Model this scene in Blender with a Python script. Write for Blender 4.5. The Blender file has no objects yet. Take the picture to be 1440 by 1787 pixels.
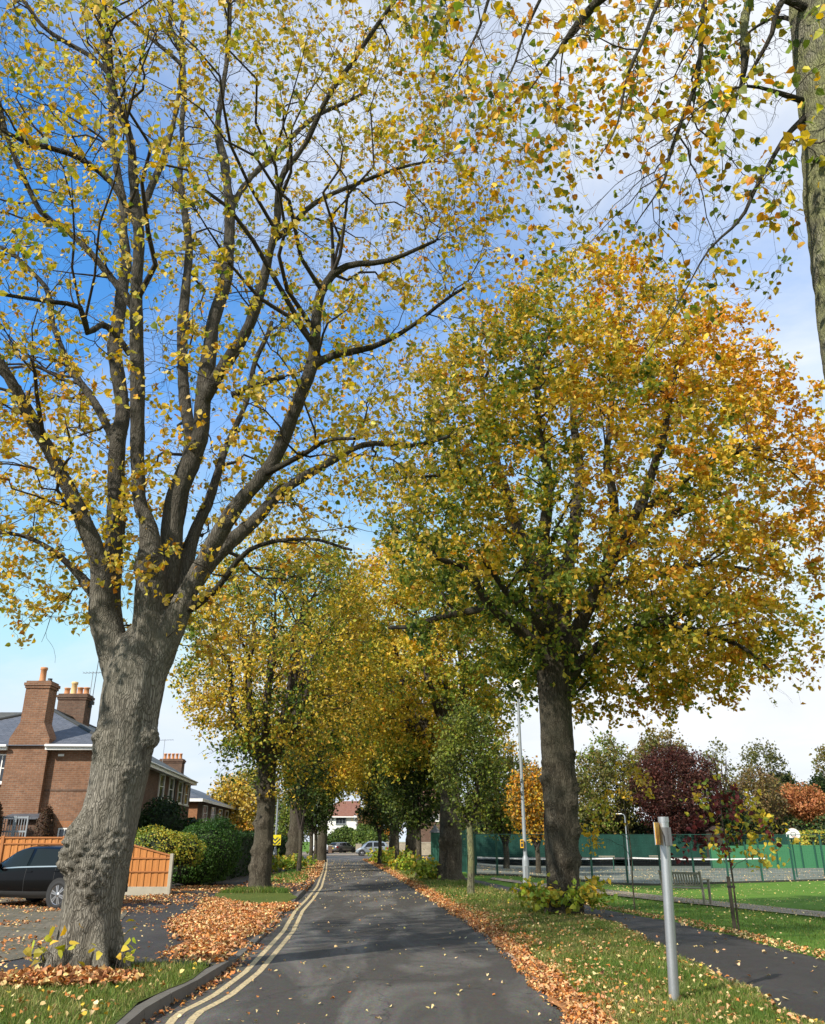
import bpy, bmesh, math, random
import numpy as np
from mathutils import Vector, Matrix, noise as mnoise
rng = np.random.default_rng(7); random.seed(7)
R = math.radians
C = bpy.context.scene.collection
# ---------------------------------------------------------------- camera calibration (photo 1440 x 1787)
F = 1441.0; CX = 720.0; CY = 893.5; EYE = 1.65; HOR = 1468.0
PITCH = math.atan((HOR-CY)/F); SP, CP = math.sin(PITCH), math.cos(PITCH)
def ray(px, py):
    u = (CY-py)/F
    return (px-CX)/F, CP-u*SP, SP+u*CP
def P(px, py, Y):
    dx, dy, dz = ray(px, py); t = Y/dy
    return np.array([dx*t, Y, EYE+dz*t])
def Z0(px, py, z=0.0):
    dx, dy, dz = ray(px, py); t = (z-EYE)/dz
    return np.array([dx*t, dy*t, z])
def depth(p): return p[1]*CP+(p[2]-EYE)*SP
def sstep(t):
    t = np.clip(t, 0, 1); return t*t*(3-2*t)
# ---------------------------------------------------------------- noise
def _h(ix, iy, iz, s):
    n = (ix*374761393+iy*668265263+iz*2147483647+s*1274126177) & 0xffffffff
    n = ((n ^ (n >> 13))*1274126177) & 0xffffffff
    return ((n ^ (n >> 16)) & 0xffff)/65535.0
def vnoise(p, s=0):
    p = np.asarray(p, float); i = np.floor(p).astype(np.int64); f = p-i; f = f*f*(3-2*f); r = 0
    for a in (0, 1):
        for b in (0, 1):
            for c in (0, 1):
                w = (f[..., 0] if a else 1-f[..., 0])*(f[..., 1] if b else 1-f[..., 1])*(f[..., 2] if c else 1-f[..., 2])
                r = r+w*_h(i[..., 0]+a, i[..., 1]+b, i[..., 2]+c, s)
    return r
def fbm(p, s=0, o=3):
    r = 0; a = .5; p = np.asarray(p, float)
    for k in range(o): r = r+a*vnoise(p*2**k, s+k); a *= .5
    return r/(1-.5**o)
def unit(v): return v/np.maximum(np.linalg.norm(v, axis=-1, keepdims=True), 1e-9)
# ---------------------------------------------------------------- terrain
KLpx = [(250,1787),(263,1771),(330,1740),(394,1697),(440,1655),(472,1625),(497,1590),(520,1570),(541,1548),(556,1520),(562,1503),(563,1497)]
KRpx = [(1003,1787),(958,1738),(915,1690),(832,1620),(730,1554),(680,1524),(635,1501),(629,1498)]
KL = np.array([Z0(*q)[:2] for q in KLpx]); KR = np.array([Z0(*q)[:2] for q in KRpx])
def _ext(K, y):
    y = np.asarray(y, float); x = np.interp(y, K[:, 1], K[:, 0])
    s = (K[1]-K[0]); s = s[0]/s[1]*.5
    return np.where(y < K[0, 1], K[0, 0]+(y-K[0, 1])*s, x)
def xl(y): return _ext(KL, y)
def xr(y): return _ext(KR, y)
YEND = 88.0
def base_h(x, y):
    x = np.asarray(x, float); y = np.asarray(y, float)
    x0 = 6.6-.10*np.clip(y-12, 0, 60)
    z = -.7*sstep((x-x0)/11)*sstep((y-2)/8)*(1-sstep((y-115)/60))
    z = z+7*sstep((y-118)/70)*sstep((x-30)/40)
    return z
def hl(y): # left pavement level above the carriageway
    y = np.asarray(y, float)
    return .11-.08*sstep((y-12.5)/1.6)+.06*sstep((y-26)/2.5)
def H(x, y):
    x = np.asarray(x, float); y = np.asarray(y, float)
    z = base_h(x, y)
    z = z+np.where((x < xl(y)) & (y < YEND), hl(y), 0)
    z = z+np.where((x > xr(y)) & (y < YEND), .05*sstep((x-xr(y))/.6)+.02, 0)
    return z
def G(px, py):
    z = 0.0
    for _ in range(30):
        q = Z0(px, py, z); z = .5*z+.5*float(H(q[0], q[1]))
    return np.array([q[0], q[1], z])
# ---------------------------------------------------------------- scene helpers
def tag(o, label=None, cat=None, group=None, kind=None):
    if label: o['label'] = label
    if cat: o['category'] = cat
    if group: o['group'] = group
    if kind: o['kind'] = kind
    return o
def thing(name, label, cat, loc=(0, 0, 0), rz=0, group=None):
    o = bpy.data.objects.new(name, None); C.objects.link(o)
    o.location = [float(v) for v in loc]; o.rotation_euler = (0, 0, rz); o.empty_display_size = .2
    return tag(o, label, cat, group)
def mesh_np(name, V, Fs, mats, mi=None, col=None, smooth=False, local=None):
    """V (n,3); Fs list of int arrays (m,k); mats list; mi list of ints per face array; col (n,3)"""
    V = np.asarray(V, np.float32)
    if local is not None: V = V-np.asarray(local, np.float32)
    me = bpy.data.meshes.new(name)
    me.vertices.add(len(V)); me.vertices.foreach_set('co', V.ravel())
    Fs = [np.asarray(f, np.int32) for f in Fs]; keep = [i for i, f in enumerate(Fs) if len(f)]
    mi = mi or [0]*len(Fs); Fs2 = [Fs[i] for i in keep]; mi2 = [mi[i] for i in keep]
    tot = np.concatenate([np.full(len(f), f.shape[1], np.int32) for f in Fs2])
    idx = np.concatenate([f.ravel() for f in Fs2])
    me.loops.add(len(idx)); me.loops.foreach_set('vertex_index', idx)
    me.polygons.add(len(tot))
    st = np.zeros(len(tot), np.int32); st[1:] = np.cumsum(tot)[:-1]
    me.polygons.foreach_set('loop_start', st); me.polygons.foreach_set('loop_total', tot)
    me.polygons.foreach_set('material_index', np.concatenate([np.full(len(f), m, np.int32) for f, m in zip(Fs2, mi2)]))
    if smooth is True: me.polygons.foreach_set('use_smooth', np.ones(len(tot), bool))
    elif isinstance(smooth, (list, tuple)):
        s2 = [smooth[i] for i in keep]
        me.polygons.foreach_set('use_smooth', np.concatenate([np.full(len(f), s, bool) for f, s in zip(Fs2, s2)]))
    for m in mats: me.materials.append(m)
    if col is not None:
        a = me.color_attributes.new('Col', 'FLOAT_COLOR', 'POINT')
        c4 = np.ones((len(V), 4), np.float32); c4[:, :3] = col; a.data.foreach_set('color', c4.ravel())
    me.update(calc_edges=True); me.validate()
    return me
def link(name, me, parent=None):
    o = bpy.data.objects.new(name, me); C.objects.link(o)
    if parent is not None: o.parent = parent
    return o
def auto_uv(me):
    uv = me.uv_layers.new(name='UVMap'); Zv = Vector((0, 0, 1))
    for p in me.polygons:
        n = p.normal
        if abs(n.z) > .97: t = Vector((1, 0, 0)); b = Vector((0, 1, 0))
        else: t = Zv.cross(n).normalized(); b = n.cross(t).normalized()
        for li in p.loop_indices:
            co = me.vertices[me.loops[li].vertex_index].co
            uv.data[li].uv = (co.dot(t), co.dot(b))
class MB:
    """collects primitive shapes in one mesh"""
    def __init__(s): s.v = []; s.f = []; s.m = []; s.sm = []
    def add(s, vs, fs, m=0, sm=False):
        b = len(s.v); s.v += [tuple(map(float, q)) for q in vs]; s.f += [tuple(b+i for i in f) for f in fs]
        s.m += [m]*len(fs); s.sm += [sm]*len(fs); return s
    def box(s, a, b, m=0, rz=0, piv=None, ch=0):
        x0, y0, z0 = a; x1, y1, z1 = b
        vs = [(x0,y0,z0),(x1,y0,z0),(x1,y1,z0),(x0,y1,z0),(x0,y0,z1),(x1,y0,z1),(x1,y1,z1),(x0,y1,z1)]
        if ch:
            vs2 = []; c = ch
            bm = bmesh.new()
            V_ = [bm.verts.new(q) for q in vs]
            for f in [(0,3,2,1),(4,5,6,7),(0,1,5,4),(1,2,6,5),(2,3,7,6),(3,0,4,7)]: bm.faces.new([V_[i] for i in f])
            bmesh.ops.bevel(bm, geom=bm.edges[:], offset=c, segments=1, affect='EDGES')
            bm.verts.index_update()
            vs = [tuple(v.co) for v in bm.verts]; fs = [tuple(v.index for v in f.verts) for f in bm.faces]; bm.free()
        else: fs = [(0,3,2,1),(4,5,6,7),(0,1,5,4),(1,2,6,5),(2,3,7,6),(3,0,4,7)]
        if rz:
            px, py = piv or ((x0+x1)/2, (y0+y1)/2); c, sn = math.cos(rz), math.sin(rz)
            vs = [(px+(x-px)*c-(y-py)*sn, py+(x-px)*sn+(y-py)*c, z) for x, y, z in vs]
        return s.add(vs, fs, m)
    def tube(s, pts, r, n=8, m=0, cap=True, sm=True):
        pts = [Vector([float(c) for c in p]) for p in pts]; rs = r if hasattr(r, '__len__') else [r]*len(pts)
        vs = []; up = None
        for i, p in enumerate(pts):
            t = (pts[min(i+1, len(pts)-1)]-pts[max(i-1, 0)]).normalized()
            if up is None: up = t.orthogonal().normalized()
            up = (up-t*up.dot(t)).normalized(); w = t.cross(up)
            for k in range(n):
                a = 2*math.pi*k/n; vs.append(p+(up*math.cos(a)+w*math.sin(a))*rs[i])
        fs = [(i*n+k, i*n+(k+1) % n, (i+1)*n+(k+1) % n, (i+1)*n+k) for i in range(len(pts)-1) for k in range(n)]
        s.add(vs, fs, m, sm)
        if cap: b = len(pts)-1; s.add(vs[:n], [tuple(range(n))[::-1]], m); s.add(vs[b*n:], [tuple(range(n))], m)
        return s
    def lathe(s, prof, c=(0, 0, 0), n=16, m=0, axis='z', sm=True):
        vs = []
        for r, z in prof:
            for k in range(n):
                a = 2*math.pi*k/n; x, y = r*math.cos(a), r*math.sin(a)
                q = (x, y, z) if axis == 'z' else ((x, z, y) if axis == 'y' else (z, x, y))
                vs.append((q[0]+c[0], q[1]+c[1], q[2]+c[2]))
        fs = [(i*n+k, i*n+(k+1) % n, (i+1)*n+(k+1) % n, (i+1)*n+k) for i in range(len(prof)-1) for k in range(n)]
        return s.add(vs, fs, m, sm)
    def quad(s, *q, m=0): return s.add(q, [tuple(range(len(q)))], m)
    def prism(s, poly, y0, y1, m=0, axis='y'):
        n = len(poly)
        f = (lambda a, b, t: (a, t, b)) if axis == 'y' else ((lambda a, b, t: (t, a, b)) if axis == 'x' else (lambda a, b, t: (a, b, t)))
        vs = [f(a, b, y0) for a, b in poly]+[f(a, b, y1) for a, b in poly]
        return s.add(vs, [tuple(range(n))[::-1], tuple(range(n, 2*n))]+[(i, (i+1) % n, n+(i+1) % n, n+i) for i in range(n)], m)
    def build(s, name, mats, parent=None, uv=False, fixn=True, world=False):
        mats = mats if isinstance(mats, (list, tuple)) else [mats]
        off = Vector(parent.location) if (parent is not None and world) else Vector((0, 0, 0))
        me = bpy.data.meshes.new(name); me.from_pydata([Vector(v)-off for v in s.v], [], s.f)
        for m in mats: me.materials.append(m)
        me.polygons.foreach_set('material_index', s.m); me.polygons.foreach_set('use_smooth', s.sm)
        if fixn:
            bm = bmesh.new(); bm.from_mesh(me); bmesh.ops.recalc_face_normals(bm, faces=bm.faces[:]); bm.to_mesh(me); bm.free()
        me.update()
        if uv: auto_uv(me)
        return link(name, me, parent)
# ---------------------------------------------------------------- materials
class NT:
    def __init__(s, name):
        s.mat = bpy.data.materials.new(name); s.mat.use_nodes = True; s.t = s.mat.node_tree; s.t.nodes.clear()
        s.out = s.n('ShaderNodeOutputMaterial')
    def n(s, typ, ins=None, **kw):
        nd = s.t.nodes.new(typ)
        for k, v in kw.items(): setattr(nd, k, v)
        for k, v in (ins or {}).items():
            if isinstance(v, bpy.types.NodeSocket): s.t.links.new(v, nd.inputs[k])
            else: nd.inputs[k].default_value = v
        return nd
    def coord(s, kind='Object', scale=(1, 1, 1), rot=(0, 0, 0)):
        tc = s.n('ShaderNodeTexCoord'); mp = s.n('ShaderNodeMapping', {'Vector': tc.outputs[kind], 'Scale': scale, 'Rotation': rot}); return mp.outputs[0]
    def geo(s, scale=(1, 1, 1)):
        g = s.n('ShaderNodeNewGeometry'); mp = s.n('ShaderNodeMapping', {'Vector': g.outputs['Position'], 'Scale': scale}); return mp.outputs[0]
    def noise(s, vec, sc, det=4, rough=.55, dist=0): return s.n('ShaderNodeTexNoise', {'Vector': vec, 'Scale': sc, 'Detail': det, 'Roughness': rough, 'Distortion': dist}).outputs[0]
    def ramp(s, fac, stops, interp='LINEAR'):
        r = s.n('ShaderNodeValToRGB', {'Fac': fac}); cr = r.color_ramp; cr.interpolation = interp
        while len(cr.elements) < len(stops): cr.elements.new(.5)
        for e, (p, c) in zip(cr.elements, stops):
            e.position = p; e.color = (c if hasattr(c, '__len__') else (c, c, c))+((1,) if not hasattr(c, '__len__') or len(c) == 3 else ())
        return r.outputs[0]
    def mix(s, f, a, b, mode='MIX'):
        m = s.n('ShaderNodeMix', data_type='RGBA', blend_type=mode)
        for i, v in ((0, f), (6, a), (7, b)):
            if isinstance(v, bpy.types.NodeSocket): s.t.links.new(v, m.inputs[i])
            else: m.inputs[i].default_value = v if i == 0 else (tuple(v)+(1,) if len(v) == 3 else v)
        return m.outputs[2]
    def math(s, op, a, b=0.0, c=0.0):
        m = s.n('ShaderNodeMath', operation=op)
        for i, v in enumerate((a, b, c)):
            if isinstance(v, bpy.types.NodeSocket): s.t.links.new(v, m.inputs[i])
            else: m.inputs[i].default_value = v
        return m.outputs[0]
    def bump(s, h, st=.5, d=.02, nrm=None):
        ins = {'Height': h, 'Strength': st, 'Distance': d}
        if nrm is not None: ins['Normal'] = nrm
        return s.n('ShaderNodeBump', ins).outputs[0]
    def bsdf(s, col, rough=.8, nrm=None, metal=0, spec=.3, **kw):
        ins = {'Roughness': rough, 'Metallic': metal, 'Specular IOR Level': spec}
        ins['Base Color'] = col if isinstance(col, bpy.types.NodeSocket) else tuple(col)+(1,)
        if nrm is not None: ins['Normal'] = nrm
        ins.update(kw); return s.n('ShaderNodeBsdfPrincipled', ins)
    def done(s, sh):
        s.t.links.new(sh.outputs[0], s.out.inputs[0]); return s.mat
def simple(name, col, rough=.6, metal=0, var=.12, sc=6, spec=.4, bump=.15, **kw):
    n = NT(name); v = n.coord('Object'); nz = n.noise(v, sc, 5)
    c = n.mix(nz, tuple(c*(1-var) for c in col), tuple(min(1, c*(1+var)) for c in col))
    nz2 = n.noise(v, sc*9, 3)
    return n.done(n.bsdf(c, rough, n.bump(nz2, bump, .004), metal, spec, **kw))
def leaf_mat(name, transl=.35, rough=.5):
    n = NT(name); a = n.n('ShaderNodeAttribute', attribute_name='Col').outputs['Color']
    b = n.bsdf(a, rough, None, 0, .25); hs = n.n('ShaderNodeHueSaturation', {'Color': a, 'Saturation': 1.1, 'Value': 1.0}).outputs[0]
    t = n.n('ShaderNodeBsdfTranslucent', {'Color': hs}); return n.done(n.n('ShaderNodeMixShader', {0: transl, 1: b.outputs[0], 2: t.outputs[0]}))
def bark_mat(name, c0, c1, c2, sc=1.0, lichen=None, depth_=.03, young=None):  # young: height above which painted limb shade sets in
    n = NT(name); v = n.coord('Object', (1, 1, .16)); v1 = n.coord('Object')
    warp = n.noise(v1, 2.2*sc, 3)
    vv = n.n('ShaderNodeVectorMath', {0: v, 1: n.n('ShaderNodeVectorMath', {0: n.n('ShaderNodeTexNoise', {'Vector': v1, 'Scale': 3*sc}).outputs[1], 'Scale': .12}, operation='SCALE').outputs[0]}, operation='ADD').outputs[0]
    rid = n.n('ShaderNodeTexVoronoi', {'Vector': vv, 'Scale': 34*sc}, feature='DISTANCE_TO_EDGE').outputs[0]
    rid = n.ramp(rid, [(0, 0.), (.2, 1.)])
    fine = n.noise(vv, 60*sc, 6, .7); mid = n.noise(vv, 9*sc, 6, .65); big = n.noise(v1, 1.3, 4)
    h = n.math('ADD', n.math('MULTIPLY', rid, .45), n.math('ADD', n.math('MULTIPLY', fine, 1.0), n.math('MULTIPLY', mid, .8)))
    col = n.ramp(n.math('ADD', n.math('MULTIPLY', mid, .6), n.math('MULTIPLY', fine, .4)), [(.34, c0), (.5, c1), (.66, c2)])
    col = n.mix(n.math('MULTIPLY', n.math('SUBTRACT', 1.0, rid), .75), col, tuple(.40*c for c in c0))
    col = n.mix(n.ramp(big, [(.4, 0.), (.65, .5)]), col, tuple(.55*a+.45*b for a, b in zip(c1, (.10, .105, .07))))
    if young: col = n.mix(n.n('ShaderNodeMapRange', {0: n.n('ShaderNodeSeparateXYZ', {0: v1}).outputs[2], 1: young, 2: young+2.6, 3: 0.0, 4: .80}).outputs[0], col, (.055,.048,.038))  # shade of backlit upper limbs mixed into the colour, stronger with height
    if lichen: col = n.mix(n.ramp(n.noise(v1, 2.5, 7, .7), [(.42, 0.), (.6, .85)]), col, lichen)
    return n.done(n.bsdf(col, .9, n.bump(h, .9, depth_), 0, .15))
def brick_mat(name, cA, cB, mortar, bw=.225, rh=.075):
    n = NT(name); uv = n.coord('UV')
    b = n.n('ShaderNodeTexBrick', {'Vector': uv, 'Color1': cA+(1,), 'Color2': cB+(1,), 'Mortar': mortar+(1,), 'Scale': 1.0, 'Mortar Size': .008, 'Mortar Smooth': .3, 'Bias': -.1, 'Brick Width': bw, 'Row Height': rh})
    nz = n.noise(uv, 1.1, 6, .6); c = n.mix(n.ramp(nz, [(.35, 0.), (.7, .6)]), b.outputs[0], tuple(.5*a for a in cA))
    c = n.mix(.35, c, n.noise(uv, 7, 5), 'OVERLAY')
    h = n.math('ADD', n.math('MULTIPLY', b.outputs[1], -.7), n.math('MULTIPLY', n.noise(uv, 40, 4), .3))
    return n.done(n.bsdf(c, .9, n.bump(h, .6, .01), 0, .2))
def tile_mat(name, c1, c2, w=.3, h=.2):
    n = NT(name); uv = n.coord('UV')
    b = n.n('ShaderNodeTexBrick', {'Vector': uv, 'Color1': c1+(1,), 'Color2': c2+(1,), 'Mortar': tuple(.3*c for c in c1)+(1,), 'Scale': 1.0, 'Mortar Size': .006, 'Bias': 0., 'Brick Width': w, 'Row Height': h})
    sep = n.n('ShaderNodeSeparateXYZ', {0: uv}); fr = n.math('FRACT', n.math('DIVIDE', sep.outputs[1], h))
    c = n.mix(n.ramp(n.noise(uv, .9, 6), [(.4, 0.), (.7, .55)]), b.outputs[0], tuple(.6*a+.02 for a in c2))
    return n.done(n.bsdf(c, .6, n.bump(n.math('SUBTRACT', n.math('MULTIPLY', fr, -1.0), b.outputs[1]), .8, .015), 0, .35))
M = {}
M['leaf'] = leaf_mat('leaf_surface', .40)
M['litter'] = leaf_mat('fallen_leaf_surface', .12, .7)
M['grass_blade'] = leaf_mat('grass_blade_surface', .3, .6)
M['bark'] = bark_mat('bark_grey', (.085,.074,.06), (.225,.205,.17), (.40,.37,.32), young=3.9)  # upper part of this bark carries painted shade
M['bark_dark'] = bark_mat('bark_dark', (.035,.029,.022), (.10,.084,.062), (.20,.175,.135))
M['bark_limb_shade'] = bark_mat('limb_bark_shaded', (.022,.018,.014), (.055,.046,.035), (.105,.092,.07))  # darker bark copy for limbs, their backlit shade put into the colour
M['bark_lichen'] = bark_mat('bark_lichen', (.08,.075,.055), (.21,.20,.14), (.36,.34,.26), 1.0, (.26,.27,.12), .05)
M['twig'] = simple('twig_bark', (.04, .03, .024), .85, var=.3, sc=3)
M['metal_galv'] = simple('galvanised_steel', (.42,.44,.46), .38, .75, .14, 12)
M['metal_grey'] = simple('painted_column_grey', (.27,.30,.325), .5, .2, .10, 8)
M['metal_dark'] = simple('dark_metal', (.06,.065,.07), .5, .3)
M['green_metal'] = simple('green_powder_coat', (.02,.085,.06), .45, .1)
M['white'] = simple('white_paint', (.78,.78,.76), .45, 0, .05)
M['render_white'] = simple('white_render', (.74,.74,.72), .85, 0, .07, 2)
M['concrete'] = simple('concrete', (.38,.35,.28), .9, 0, .22, 5, .2, .5)
M['glass_dark'] = simple('window_glass', (.03,.035,.045), .06, 0, .2, .6, .8, .02)
M['rubber'] = simple('tyre_rubber', (.02,.02,.021), .8)
M['alloy'] = simple('alloy_rim', (.48,.48,.50), .3, .85)
M['clay'] = simple('terracotta', (.48,.22,.10), .8, 0, .2)
M['clay_pale'] = simple('buff_clay', (.60,.42,.20), .8, 0, .2)
M['brick'] = brick_mat('red_brick', (.27,.135,.078), (.175,.088,.055), (.27,.22,.17))
M['brick_dark'] = brick_mat('dark_brick', (.15,.085,.06), (.10,.06,.046), (.15,.13,.10))
M['brick_orange'] = brick_mat('orange_brick', (.38,.16,.07), (.28,.11,.05), (.3,.24,.17))
M['stone_wall'] = brick_mat('stone_wall', (.40,.35,.26), (.32,.28,.21), (.28,.25,.2), .4, .2)
M['slate'] = tile_mat('slate', (.075,.085,.105), (.11,.12,.145))
M['slate_moss'] = tile_mat('mossy_slate', (.075,.075,.065), (.11,.105,.08))
M['red_tile'] = tile_mat('red_roof_tile', (.19,.08,.05), (.24,.11,.07), .3, .28)
# ---------------------------------------------------------------- leaves, twigs, trees
LT7 = np.array([(0,0,0),(.40,.10,.08),(.44,.52,.10),(0,1.05,-.10),(-.44,.52,.10),(-.40,.10,.08),(0,.5,0)], float)
LF7 = ([(0,1,2,6),(0,6,4,5)], [(6,2,3),(6,3,4)])
LT4 = np.array([(0,0,0),(.42,.45,.08),(0,1,-.05),(-.42,.45,.08)], float)
def leaves(pos, size, col, up=None, spread=1.0, hi=True, droop=.3, wind=None, curl=1.0):
    """one small folded blade per position; returns V, quads, tris, colours"""
    n = len(pos)
    if up is None:
        nrm = unit(rng.normal(size=(n, 3))+np.array([0, 0, .35]))
    else: nrm = unit(np.asarray(up)+rng.normal(size=(n, 3))*spread)
    d = rng.normal(size=(n, 3))
    if wind is not None: d = d+np.asarray(wind)
    d[:, 2] -= droop; d = unit(d-nrm*np.sum(d*nrm, 1, keepdims=True)); s = np.cross(d, nrm)
    T = LT7 if hi else LT4
    sz = (size*rng.uniform(.65, 1.25, n))[:, None, None]; asp = rng.uniform(.75, 1.05, n)[:, None, None]
    fold = curl*rng.uniform(-1.6, 2.4, n)[:, None, None]
    V = pos[:, None, :]+sz*(s[:, None, :]*T[None, :, 0:1]*asp+d[:, None, :]*T[None, :, 1:2]+nrm[:, None, :]*T[None, :, 2:3]*fold)
    k = len(T); off = (np.arange(n)*k)[:, None, None]
    if hi:
        Q = (np.array(LF7[0])[None]+off).reshape(-1, 4); Tr = (np.array(LF7[1])[None]+off).reshape(-1, 3)
    else:
        Q = np.zeros((0, 4), int); Tr = (np.array([(0,1,2),(0,2,3)])[None]+off).reshape(-1, 3)
    return V.reshape(-1, 3), Q, Tr, np.repeat(col, k, axis=0)
def palette(cols, w, n, pos=None, sc=.6, seed=3, jit=.16, clump=1.0):
    """picks a colour per leaf; neighbouring leaves lean to the same colour"""
    cols = np.array(cols, float); w = np.array(w, float)/sum(w); cw = np.cumsum(w)
    if pos is not None:
        u = fbm(pos*sc, seed, 2); r = np.argsort(np.argsort(u+rng.normal(size=n)*.12/clump))/max(1, n); 
    else: r = rng.random(n)
    i = np.searchsorted(cw, r).clip(0, len(cols)-1)
    return np.clip(cols[i]*(1+rng.normal(size=(n, 1))*jit)*(1+rng.normal(size=(n, 3))*.06), .005, .9)
YG = (.50,.42,.06); YE = (.68,.46,.06); YP = (.66,.50,.14); GR = (.19,.25,.04); DG = (.055,.10,.022); OR = (.60,.27,.03); RU = (.42,.15,.035)
def tubes(Pn, Rn, sides=3):
    """Pn (N,K,3) Rn (N,K) -> V, quads"""
    N, K = Pn.shape[:2]; T = unit(np.gradient(Pn, axis=1))
    ref = np.where(np.abs(T[:, :1, 2:3]) > .8, np.array([1., 0, 0]), np.array([0, 0, 1.]))
    A = unit(np.cross(T, np.broadcast_to(ref, T.shape))); B = np.cross(T, A)
    an = np.arange(sides)*2*np.pi/sides
    V = Pn[:, :, None, :]+Rn[:, :, None, None]*(A[:, :, None, :]*np.cos(an)[None, None, :, None]+B[:, :, None, :]*np.sin(an)[None, None, :, None])
    i = np.arange(N)[:, None, None]*K*sides+np.arange(K-1)[None, :, None]*sides; k = np.arange(sides)[None, None, :]; k2 = (k+1) % sides
    Q = np.stack([i+k, i+k2, i+sides+k2, i+sides+k], -1).reshape(-1, 4)
    return V.reshape(-1, 3), Q
def smooth_path(pts, rad, step=.25, wig=.04, seed=0):
    pts = np.asarray(pts, float); rad = np.asarray(rad, float)
    ext = np.vstack([2*pts[0]-pts[1], pts, 2*pts[-1]-pts[-2]]); outp = []; outr = []
    for i in range(len(pts)-1):
        p0, p1, p2, p3 = ext[i:i+4]; L = np.linalg.norm(p2-p1); m = max(2, int(L/step))
        for t in np.arange(m)/m:
            outp.append(.5*((2*p1)+(p2-p0)*t+(2*p0-5*p1+4*p2-p3)*t*t+(3*p1-p0-3*p2+p3)*t**3)); outr.append(rad[i]+(rad[i+1]-rad[i])*t)
    outp.append(pts[-1]); outr.append(rad[-1]); outp = np.array(outp); outr = np.array(outr)
    k = np.arange(len(outp)); off = np.stack([vnoise(np.stack([k*.22, k*0+seed*7.3, k*0+j*11.1], -1), j)-.5 for j in range(3)], -1)
    fade = np.minimum(1, k/4)[:, None]
    return outp+off*wig*2*fade, outr
class Skel:
    def __init__(s): s.p = np.zeros((0, 3)); s.r = np.zeros(0); s.t = np.zeros((0, 3)); s.geo = []; s.last = None
    def add_nodes(s, p, r, t): s.p = np.vstack([s.p, p]); s.r = np.concatenate([s.r, r]); s.t = np.vstack([s.t, t])
    def limb(s, pts, rad): s.add_nodes(pts, rad, unit(np.gradient(pts, axis=0)))
    def batch(s, targets, K=7, rmin=.006, rk=.012, sides=4, arch=.12, hang=0.0, maxlen=3.0, wig=.05, rfrac=.5, dens=None, nodemin=0.0, updown=0.35, nodemax=9.0, jumble=.45):
        ok = (s.r >= nodemin) & (s.r <= nodemax); np_, nr, nt = s.p[ok], s.r[ok], s.t[ok]
        att = np.zeros(len(targets), int); D = np.zeros(len(targets))
        for a in range(0, len(targets), 400):
            d = targets[a:a+400, None, :]-np_[None]; L = np.linalg.norm(d, axis=2)
            al = np.sum(d*nt[None], 2)/np.maximum(L, 1e-6)
            cost = L*(1.25-.35*al)+abs(updown)*np.maximum(0, -d[..., 2] if updown > 0 else d[..., 2])
            cost = cost*(1+jumble*rng.random(cost.shape)); j = np.argmin(cost, 1); att[a:a+400] = j; D[a:a+400] = L[np.arange(len(j)), j]
        st = np_[att]; dv = targets-st; L = np.linalg.norm(dv, axis=1); keep = L > .12
        st, dv, L, att = st[keep], dv[keep], L[keep], att[keep]
        f = np.minimum(1, maxlen/L); dv = dv*f[:, None]; L = L*f; N = len(L)
        side = unit(rng.normal(size=(N, 3)))*L[:, None]*.12
        ctl = st+dv*.42+side+nt[att]*L[:, None]*.22+np.array([0, 0, 1.])*(L*arch)[:, None]
        end = st+dv-np.array([0, 0, 1.])*(L*hang)[:, None]
        t = np.linspace(0, 1, K)[None, :, None]
        Pn = (1-t)**2*st[:, None]+2*t*(1-t)*ctl[:, None]+t**2*end[:, None]
        nz = rng.normal(size=Pn.shape)*wig*L[:, None, None]/K; nz[:, 0] = 0; Pn = Pn+np.cumsum(nz, 1)*.7
        r0 = np.minimum(nr[att]*rfrac+.001, rmin+rk*L); Rn = r0[:, None]+(rmin*.6-r0)[:, None]*np.linspace(0, 1, K)[None]**.85
        s.geo.append(tubes(Pn, Rn, sides)); s.add_nodes(Pn[:, 1:].reshape(-1, 3), Rn[:, 1:].ravel(), unit(np.gradient(Pn, axis=1))[:, 1:].reshape(-1, 3)); s.last = Pn
        return Pn
def ell(c, r, n, inner=.45, zlo=-1.0, gap=.42, gs=.45, seed=5):
    out = []; tot = 0
    while tot < n:
        d = unit(rng.normal(size=(4*n, 3))); rr = (inner**3+(1-inner**3)*rng.random(4*n))**(1/3)
        q = d*rr[:, None]; q = q[q[:, 2] > zlo]
        amp = .86+.28*fbm(q*2.3+7, seed+9, 2)
        p = np.array(c)+q*np.array(r)*amp[:, None]
        p = p[fbm(p*gs, seed, 2) > gap]; out.append(p); tot += len(p)
    return np.vstack(out)[:n]
def leafpos(Pn, per, lo=.25, jit=.05):
    N, K = Pn.shape[:2]; i = np.repeat(np.arange(N), per); u = lo+(1-lo)*rng.random(len(i))**.8
    f = u*(K-1); a = np.floor(f).astype(int).clip(0, K-2); w = (f-a)[:, None]
    return Pn[i, a]*(1-w)+Pn[i, a+1]*w+rng.normal(size=(len(i), 3))*jit
def build_crown(sk, lv, root, name='crown', mat=None):
    Vs = []; Q = []; n = 0; cols = []
    for V, q in sk.geo: Vs.append(V); Q.append(q+n); n += len(V); cols.append(np.zeros((len(V), 3)))
    q0 = np.vstack(Q); Qs = []; Ts = []
    for V, q, t, c in lv:
        Vs.append(V); Qs.append(q+n); Ts.append(t+n); n += len(V); cols.append(c)
    me = mesh_np(name, np.vstack(Vs), [q0, np.vstack(Qs), np.vstack(Ts)], [M['twig'], mat or M['leaf']], [0, 1, 1], np.vstack(cols), [True, False, False], local=root.location)
    return link(name, me, root)
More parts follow.
